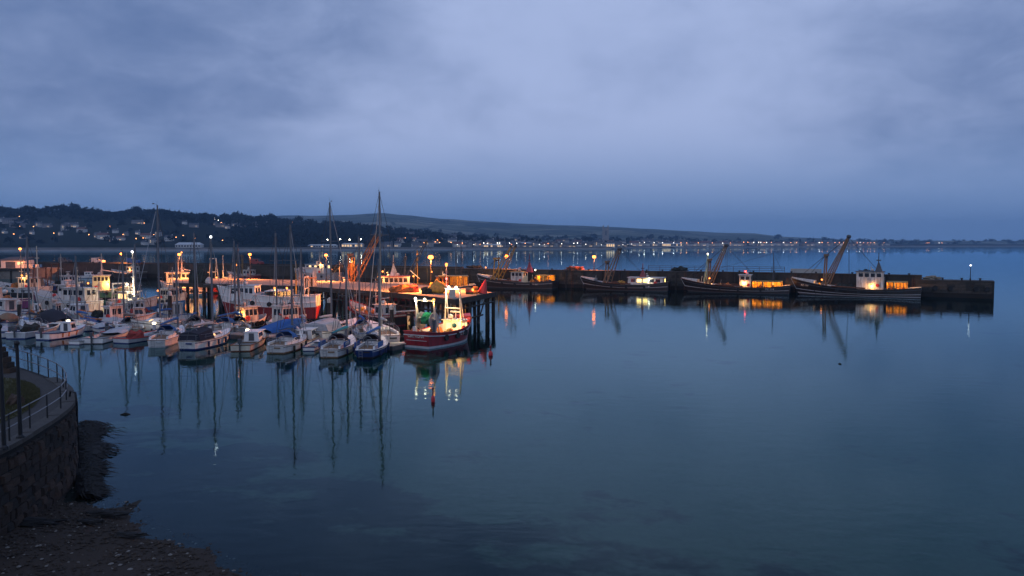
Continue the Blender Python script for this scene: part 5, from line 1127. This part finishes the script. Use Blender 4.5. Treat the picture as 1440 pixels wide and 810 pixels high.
yacht('small white sloop with bare mast tucked behind the striped motorboat', place(128, 466, 96, 457), 9.5, None, B=2.3, fb=.85, hood=None, cover='blue_canvas', fend=None)
yacht('small cream sloop with brown sail cover behind the open white boat', place(196, 470, 160, 461), 10.2, None, hullm='cream_paint', B=2.4, fb=.85, hood='dark_canvas', cover='varnish', fend=None)
yacht('slim blue striped sloop between the tall masted yacht and the trawler', place(515, 478, 500, 462), 12.0, None, B=2.5, fb=.9, hood='blue_canvas', cover='blue_canvas', stripe='blue_paint')
yacht('white sloop with red sail cover beyond the blue tarpaulin boat', place(398, 470, 384, 458), 12.5, None, B=2.6, fb=.9, hood=None, cover='bright_red', fend=None)
yacht('grey sloop lying inside the pontoon near the day boat', place(345, 470, 322, 459), 11.5, None, hullm='pale_grey', B=2.5, fb=.9, hood='dark_canvas', fend=None)
motorboat('tiny white tender with pale inside beside the striped motorboat', place(104, 485, 131, 480), cabin=None, ob=False, B=1.5, fb=.45, gun='grey_paint')
motorboat('white speedboat with dark windscreen between the open boats', place(152, 474, 186, 466), cabin=(.5, .68, .5), gun='bright_red', B=2.0, fb=.65)
motorboat('grey dory with orange crate between the yachts', place(240, 477, 262, 468), hullm='pale_grey', cabin=None, B=1.8, fb=.55, heap=('net_orange', .4))
motorboat('white launch with blue cover nosed up to the second pontoon', place(140, 462, 116, 455), canvas=('blue_canvas', .2, .95, .6), cabin=None, ob=False, B=2.1, fb=.7)
motorboat('small green dinghy tied among the fishing boats', place(214, 446, 236, 443), hullm='green_paint', cabin=None, B=1.8, fb=.55)
motorboat('white day cruiser with tan canopy near the left fishing boats', place(0, 462, 36, 456), canvas=('teak', .05, .55, 1.3), cabin=None, B=2.4, fb=.8)
motorboat('white cabin launch beside the mooring pile and covered yacht', place(420, 488, 446, 476), cabin=(.35, .75, .9), B=2.1, fb=.7, gun='teak')
motorboat('narrow white tender astern of the covered pale yacht', place(434, 494, 448, 486), cabin=None, B=1.4, fb=.45, ob=False)
yacht('weathered ketch with bare mast beside the left quay crabbers', place(60, 470, 30, 459), 12.0, None, hullm='pale_grey', B=2.6, fb=.9, hood=None, cover='dark_canvas', fend=None)
yacht('white sloop with grey cover on the second pontoon beside the lit mast trawler', place(176, 452, 205, 446), 11.0, None, B=2.5, fb=.9, hood=None, cover='grey_canvas', fend=None)
yacht('dark green sloop inside the pontoon behind the white tented yacht', place(268, 470, 282, 459), 12.5, None, hullm='green_paint', B=2.5, fb=.9, hood='dark_canvas', cover='blue_canvas', fend=None)
motorboat('red hulled launch with white cabin between the pontoons', place(72, 461, 98, 455), hullm='red_paint', cabin=(.35, .7, 1.0), B=2.0, fb=.7, ob=False)
motorboat('blue dinghy with outboard at the stern of the pale yacht', place(252, 480, 268, 473), hullm='blue_paint', cabin=None, B=1.5, fb=.45)
motorboat('white launch with folded grey canvas beside the small sloop', place(150, 468, 128, 461), cabin=None, canvas=('grey_canvas', .05, .4, .7), B=1.9, fb=.6)
motorboat('cream fishing skiff with pots by the old wooden crabber', place(30, 448, 66, 445), hullm='cream_paint', cabin=(.6, .8, 1.3), B=2.2, fb=.8, heap=('net_orange', .6), ob=False)
# ------------------------------------------------------------------ inshore fishing boats
fishing('high sided white fishing boat with flat roofed wheelhouse and radar mast', place(134, 441, 50, 438), B=4.2, fb=(2.0, 2.3, 3.3), hull=(('white_paint', 0, .8), ('red_paint', .8, 1.6)), rail='pale_grey', wh=(.05, .45, 2.6), win=4, mast=((.28, 7.4, .14),), bul=.6, reg=None)
fishing('grey hulled fishing boat with dark canopy and red rail', place(170, 459, 112, 455), B=3.4, fb=(1.2, 1.1, 1.9), hull=(('grey_paint', 0, .85), ('black_paint', .85, 1.6)), rail='orange_paint', wh=(.08, .26, 2.0), win=2, mast=((.5, 6.0, .08),), heap=((.55, 0, 1.0, 'net_dark'), (.4, .3, .8, 'dark_canvas')), bul=.5)
fishing('white trawler with tall lit tripod mast and crowded foredeck', place(162, 437, 222, 440), B=4.2, fb=(1.6, 1.5, 2.8), hull=(('white_paint', 0, .6), ('blue_paint', .6, .9), ('black_paint', .9, 1.6)), rail='pale_grey', wh=(.22, .46, 2.5), win=3, mast=((.46, zpx(355, 122), .2, 'white_bulb'),), gantry=((.1, 2.4, 4.6, .2),), lamps=((.48, -1.4, 4.6, 'f', 160), (.60, -1.2, 3.0, 'f', 120)), heap=((.65, 0, .9, 'net_dark'),), wlit='lit_window')
fishing('green and white trawler with wheelhouse glowing under the sodium lamp', place(118, 420, 190, 418), B=5, fb=(2.0, 1.7, 3.0), hull=(('green_paint', 0, .85), ('black_paint', .85, 1.6)), wh=(.18, .50, 3.6, 1), whm='pale_green', roofm='white_paint', win=4, mast=((.36, 9.2, .16),), lamps=((.5, -2.2, 3.3, 'w', 160), (.1, -1.5, 3.2, 'w', 120)), boom=(.36, 5.8, .85, 5.0))
fishing('white trawler with glowing orange wheelhouse behind the pile pier', place(294, 415.5, 226, 415.5), B=5.2, fb=(2.0, 1.8, 3.2), hull=(('white_paint', 0, .7), ('blue_paint', .7, 1.6)), wh=(.28, .80, 3.9, 1), whm='cream_paint', roofm='white_paint', win=5, mast=((.55, zpx(356, 157), .22, 'warm_bulb'), (.62, 9.0, .15)), lamps=((.5, 2.4, 3.4, 'w', 250), (.5, -2.3, 3.2, 'w', 250), (.12, -2, 3.6, 'w', 200)), boom=(.5, 5.6, .0, 5.0))
fishing('pink lit trawler with tall white A frame beside the net heap', place(335, 412, 284, 412), B=4.6, fb=(1.8, 1.6, 2.8), hull=(('red_paint', 0, .85), ('black_paint', .85, 1.6)), wh=(.1, .32, 2.6), win=2, gantry=((.62, 3.2, zpx(364, 165), .4),), mast=((.40, 8.5, .14),), lamps=((.5, -1.8, 3.6, 'w', 200),))
fishing('big red and white vessel with long white topsides and high bow', place(441, 448, 314, 449), B=5.2, L=14.6, fb=(3.5, 3.5, 5.0), hull=(('gelcoat', 0, .46), ('red_paint', .46, .95), ('black_paint', .95, 1.6)), rail='gelcoat', stripe='gelcoat', wh=(.60, .86, 2.1), whm='gelcoat', roofm='pale_grey', win=5, whw=.7, mast=((.80, 7.9, .11, 'warm_bulb'), (.22, 8.6, .12)), mastm='yellow_paint', bul=.95, lamps=((.42, -1, 4.6, 'w', 80), (.3, -1, 4.6, 'w', 60)), heap=((.45, 0, .7, 'net_dark'), (.55, .5, .7, 'grey_canvas')), gantry=((.12, 3.0, 6.2, 0),), rake=1.4, shelter=(.28, .5, 1.7, 'pale_grey', 1))
fishing('white canopied boat moored under the red vessel', place(332, 463, 374, 458), B=2.9, fb=(1.0, 1.0, 1.6), hull=(('white_paint', 0, .85), ('black_paint', .85, 1.6)), wh=(.12, .62, 2.2), win=3, roofm='white_paint', bul=.4, lamps=((.05, -1.0, 2.3, 'w', 60),), mast=((.66, 4.6, .06),))
fishing('white boat with five windowed blue tinted wheelhouse', place(384, 467, 430, 461), B=3.0, fb=(1.2, 1.1, 1.8), hull=(('white_paint', 0, .8), ('blue_paint', .8, 1.6)), wh=(.12, .66, 2.5), win=5, bul=.5, gantry=((.72, 1.5, 4.4, .1),), mast=((.4, 5.6, .07),))
fishing('black fishing boat with white bow and string of red fenders', place(560, 459, 492, 451), B=3.6, fb=(1.6, 1.5, 3.0), hull=(('white_paint', 0, .22), ('black_paint', .22, .9), ('maroon_paint', .9, 1.6)), rail='red_paint', stripe='red_paint', wh=(.16, .36, 2.0), win=2, whm='pale_grey', mast=((.44, 6.4, .09),), floats=tuple((.4 + .06 * k, -1.75 + .07 * k, -.55, .22, 'bright_red') for k in range(9)), boom=(.08, 1.9, -.35, 2.4))
fishing('red roofed white trawler with conical white mast behind the pier', place(592, 424, 518, 425), B=4.8, fb=(2.4, 2.2, 3.2), hull=(('red_paint', 0, .85), ('black_paint', .85, 1.6)), wh=(.22, .72, 3.4, 1), whm='white_paint', roofm='bright_red', win=5, lamps=((.15, -2.1, 5.0, 'w', 160), (.80, -2.0, 5.0, 'w', 160)), mastm='white_paint', redmast=(.52, 5.0, zpx(358, 147), 'white_paint'), heap=((.08, 0, 1.0, 'net_red'),), boom=(.2, 6.0, .02, 4.4))
fishing('beam trawler with bright orange raised derricks behind the pier', place(580, 419.5, 452, 419.5), B=6, fb=(2.4, 2.0, 3.6), hull=bh, wh=(.2, .34, 3.0, 1), win=2, whm='white_paint', derr=(.68, .37, zpx(330, 150), 2.6), dm='ochre_paint', gantry=((.66, 3.2, zpx(362, 150), -.2),), gm='ochre_paint', lamps=((.3, -2.6, 5.6, 'w', 300), (.66, 0, zpx(368, 150), 'w', 160), (.86, -2.0, 6.0, 'w', 300)), name='beam_trawler', lines=(.55,), stripe='dark_grey', whale=.8)
fishing('dark beam trawler with black derricks and amber lamp behind the pier', place(668, 415, 545, 416), B=6, fb=(2.4, 2.0, 3.6), hull=bh, wh=(.3, .44, 2.8, 1), win=2, whm='orange_paint', roofm='dark_grey', derr=(.80, .56, zpx(340, 166), 2.2), dm='dark_grey', gantry=((.66, 2.6, zpx(352, 166), 0),), gm='yellow_paint', lamps=((.66, 0, zpx(357, 166), 'w', 160), (.5, -2, 5.2, 'w', 250)), mast=((.22, zpx(350, 163), .09), (.16, zpx(344, 163), .07)), mastm='dark_grey', shelter=(.08, .42, 2.6, 'yellow_paint', 2), name='beam_trawler', lines=(.55,), stripe='dark_grey')
fishing('white bowed small trawler with pale wheelhouse behind the pier', place(502, 424, 454, 424), B=3.6, fb=(2.0, 1.9, 3.4), hull=(('white_paint', 0, .5), ('red_paint', .5, 1.6)), wh=(.25, .5, 2.6), win=2, mast=((.5, 8.0, .08),), whale=.78)
fishing('grey patrol style vessel with lit deck under the sodium lamp', along(426, 488, 5.5), B=5.5, fb=(2.9, 2.7, 4.0), hull=(('grey_paint', 0, .85), ('black_paint', .85, 1.6)), rail='grey_paint', wh=(.25, .68, 3.2), whm='pale_grey', roofm='grey_paint', win=6, wlit=['glass', 'lit_window'], mast=((.42, zpx(352, 218), .14),), mastm='grey_paint', lamps=((.3, -2, 5.6, 'w', 120),), name='patrol_vessel', cat='ship')
fishing('purple hulled crabber with pale wheelhouse at the left quay', place(30, 436, -34, 432), B=4, fb=(1.9, 1.7, 2.8), hull=(('purple_paint', 0, .85), ('black_paint', .85, 1.6)), wh=(.55, .8, 2.4), win=2, mast=((.5, 7.0, .1),), heap=((.3, 0, 1.0, 'net_orange'),), floats=((.2, -1, 1.4, .4, 'fender_white'),))
fishing('old wooden crabber with bare pale mast at the left quay', place(110, 427, 44, 424), B=4.2, fb=(1.8, 1.6, 2.6), hull=(('maroon_paint', 0, .85), ('black_paint', .85, 1.6)), wh=(.1, .3, 2.4), win=2, mast=((.84, zpx(346, 137), .13),), mastm='cream_paint', heap=((.5, 0, 1.0, 'net_dark'),))
fishing('blue and white crabber with bright wheelhouse lamp beside the lit mast trawler', place(226, 430, 262, 432), B=3.8, fb=(1.6, 1.5, 2.6), hull=(('white_paint', 0, .5), ('blue_paint', .5, 1.6)), wh=(.2, .55, 2.4), win=3, mast=((.5, 7.0, .09),), lamps=((.1, -1, 2.8, 'w', 90),))
fishing('small red trawler moored at the inner end of the breakwater', along(330, 372, 4), B=4, fb=(1.8, 1.5, 2.6), hull=(('red_paint', 0, .85), ('black_paint', .85, 1.6)), wh=(.15, .4, 2.2), win=2, gantry=((.6, 2.4, 7.5, -.6),), gm='teak', mast=((.5, 8.0, .09),), mastm='yellow_paint')
fishing('dark crabber with white wheelhouse at the far left of the breakwater', along(168, 212, 4.5), B=4.5, fb=(2.0, 1.7, 2.8), hull=bh, wh=(.2, .45, 2.6), win=2, mast=((.5, 8.5, .1),), lamps=((.3, -1.6, 3.2, 'w', 80),))

fishing('rusty white trawler with orange float bags lying behind the white fishing boat', place(64, 416, -6, 414), B=4.6, fb=(2.0, 1.7, 3.0), hull=(('pale_grey', 0, .6), ('black_paint', .6, 1.6)), wh=(.2, .42, 2.8, 1), win=3, whm='cream_paint', mast=((.46, 8.6, .13),), gantry=((.08, 2.8, 6.0, .2),), gm='rust', lamps=((.3, -1.8, 4.4, 'w', 120),), heap=((.6, 0, 1.1, 'net_orange'),))
fishing('dark blue trawler with rusty gallows between the crabbers', place(112, 409, 62, 409), B=4.6, fb=(2.0, 1.6, 2.8), hull=(('navy_paint', 0, .85), ('black_paint', .85, 1.6)), wh=(.2, .42, 2.6, 1), win=3, whm='pale_grey', mast=((.5, 8.8, .13),), gantry=((.7, 2.6, 6.4, -.3),), gm='rust', heap=((.6, 0, 1.0, 'net_dark'),))
fishing('green potting boat with stacked pots beside the second pontoon', place(52, 455, 96, 452), B=3.0, fb=(1.2, 1.1, 1.8), hull=(('green_paint', 0, .85), ('black_paint', .85, 1.6)), wh=(.55, .75, 2.0), win=2, mast=((.5, 5.4, .07),), heap=((.25, 0, .9, 'net_dark'), (.12, .3, .7, 'net_orange')), bul=.5)
fishing('blue potting boat with white shelter roof near the pale yacht', place(214, 452, 180, 449), B=2.9, fb=(1.2, 1.1, 1.8), hull=(('blue_paint', 0, .85), ('black_paint', .85, 1.6)), wh=(.5, .8, 2.1), win=2, mast=((.45, 5.6, .07),), heap=((.25, 0, .8, 'net_red'),), bul=.5)
# ------------------------------------------------------------------ the left quay behind the boats
Qc = at(30, 378, 3.2)
T = empty('fish_quay', (Qc.x, Qc.y, 0), 0, 'low concrete fish quay lit red at the far left', 'quay'); MB().box(-60, 4, -2, 14, -4, 3.2).build('deck', 'concrete', T); MB().box(-60, 4.2, -2.25, -1.98, 2.5, 3.45).build('edge_beam', 'pile_wood', T)
for k in range(12): MB().tube([(-42 + k * 4, -2.2, -4), (-42 + k * 4, -2.2, 3)], .25, 6).build('pile', 'pile_wood', T)
def shed(px, w, d, h, m, label):
    p = at(px, 377, 3.2); S = empty('quay_shed', (p.x, p.y + 4, 3.2), 0, label, 'shed'); MB().box(-w/2, w/2, -d/2, d/2, 0, h).build('wall', m, S)
    MB().add([(-w/2 - .3, -d/2 - .4, h), (w/2 + .3, -d/2 - .4, h), (w/2 + .3, d/2 + .4, h + .9), (-w/2 - .3, d/2 + .4, h + .9), (-w/2 - .3, -d/2 - .4, h + .15), (w/2 + .3, -d/2 - .4, h + .15), (w/2 + .3, d/2 + .4, h + 1.05), (-w/2 - .3, d/2 + .4, h + 1.05)], [(0, 1, 2, 3), (4, 7, 6, 5), (0, 4, 5, 1), (1, 5, 6, 2), (2, 6, 7, 3), (3, 7, 4, 0)]).build('roof', 'roof_slate', S)
    MB().box(-w * .3, w * .1, -d/2 - .05, -d/2, 0, h * .8).build('door', 'dark_grey', S); MB().box(w * .2, w * .42, -d/2 - .04, -d/2, h * .4, h * .75).build('window', 'lit_window', S)
shed(14, 8, 5, 2.6, 'house_white', 'open fronted shed with slanting roof on the red lit quay')
p = at(44, 377, 3.2); S = empty('oil_tank', (p.x, p.y + 2, 3.2), 0, 'row of pale drums standing on the red lit quay', 'drums')
for k in range(6): MB().lathe([(.3, 0), (.32, .4), (.3, .8), (.32, 1.1), (.28, 1.15)], 9, (k * .75 - 2, .3 * (k % 2), 0)).build('drum', ('white_paint', 'pale_grey', 'blue_paint')[k % 3], S)
p, d = pier_at(26); sodium_lamp((Qc.x - 1.5, Qc.y + 2, 3.2), zpx(350, Qc.y + 2) - 3.2, 900, 'orange sodium lamp over the fish quay shed', None, .42)
def van(px, label, m, q=5.2):
    p, d = pier_at(px); p = p + Vector((-d.y, d.x, 0)) * q; V_ = empty('van', (p.x, p.y, 4.46), math.atan2(d.y, d.x), label, 'van')
    MB().add([(-2.2, -.9, .3), (2.2, -.9, .3), (2.2, .9, .3), (-2.2, .9, .3), (-2.2, -.85, 1.9), (.9, -.85, 1.9), (1.5, -.85, 1.1), (2.2, -.85, .95), (-2.2, .85, 1.9), (.9, .85, 1.9), (1.5, .85, 1.1), (2.2, .85, .95)],
             [(0, 1, 7, 6, 5, 4), (3, 8, 9, 10, 11, 2), (4, 5, 9, 8), (5, 6, 10, 9), (6, 7, 11, 10), (7, 1, 2, 11), (0, 4, 8, 3), (0, 3, 2, 1)]).build('body', m, V_)
    for x in (-1.4, 1.4):
        for y in (-.88, .88): MB().lathe([(.12, -.1), (.32, -.11), (.34, 0), (.32, .11), (.12, .1)], 10, (x, y, .33), 'y').build('wheel', 'rubber', V_)
    MB().add([(.95, -.80, 1.87), (1.47, -.80, 1.16), (1.47, .80, 1.16), (.95, .80, 1.87)], [(0, 1, 2, 3)]).build('windscreen', 'glass', V_); MB().box(.2, .85, -.90, -.86, 1.2, 1.7).build('side_window', 'glass', V_)
van(122, 'white van parked on the breakwater beside the sodium lamp', 'white_paint'); van(172, 'pale blue van parked on the breakwater', 'blue_paint'); van(75, 'dark van parked on the breakwater behind the fishing boats', 'dark_grey'); van(345, 'red van parked on the breakwater under a sodium lamp', 'red_paint')

# ------------------------------------------------------------------ haze over the bay
HZ = MB().box(-9500, 9500, -100, 9400, -12, 300).build('haze', 'glass'); HZ.data.materials.clear()
hm = bpy.data.materials.new('haze'); hm.use_nodes = True; n, l = hm.node_tree.nodes, hm.node_tree.links; n.clear()
pv = N(n, 'ShaderNodeVolumePrincipled', Density=0.0001, Anisotropy=0.0); pv.inputs['Color'].default_value = (0.36, 0.63, 1.0, 1)
o = N(n, 'ShaderNodeOutputMaterial'); l.new(pv.outputs[0], o.inputs['Volume']); HZ.data.materials.append(hm)
tag(HZ, 'thin blue evening haze over the bay', 'haze', kind='stuff'); HZ.display_type = 'WIRE'
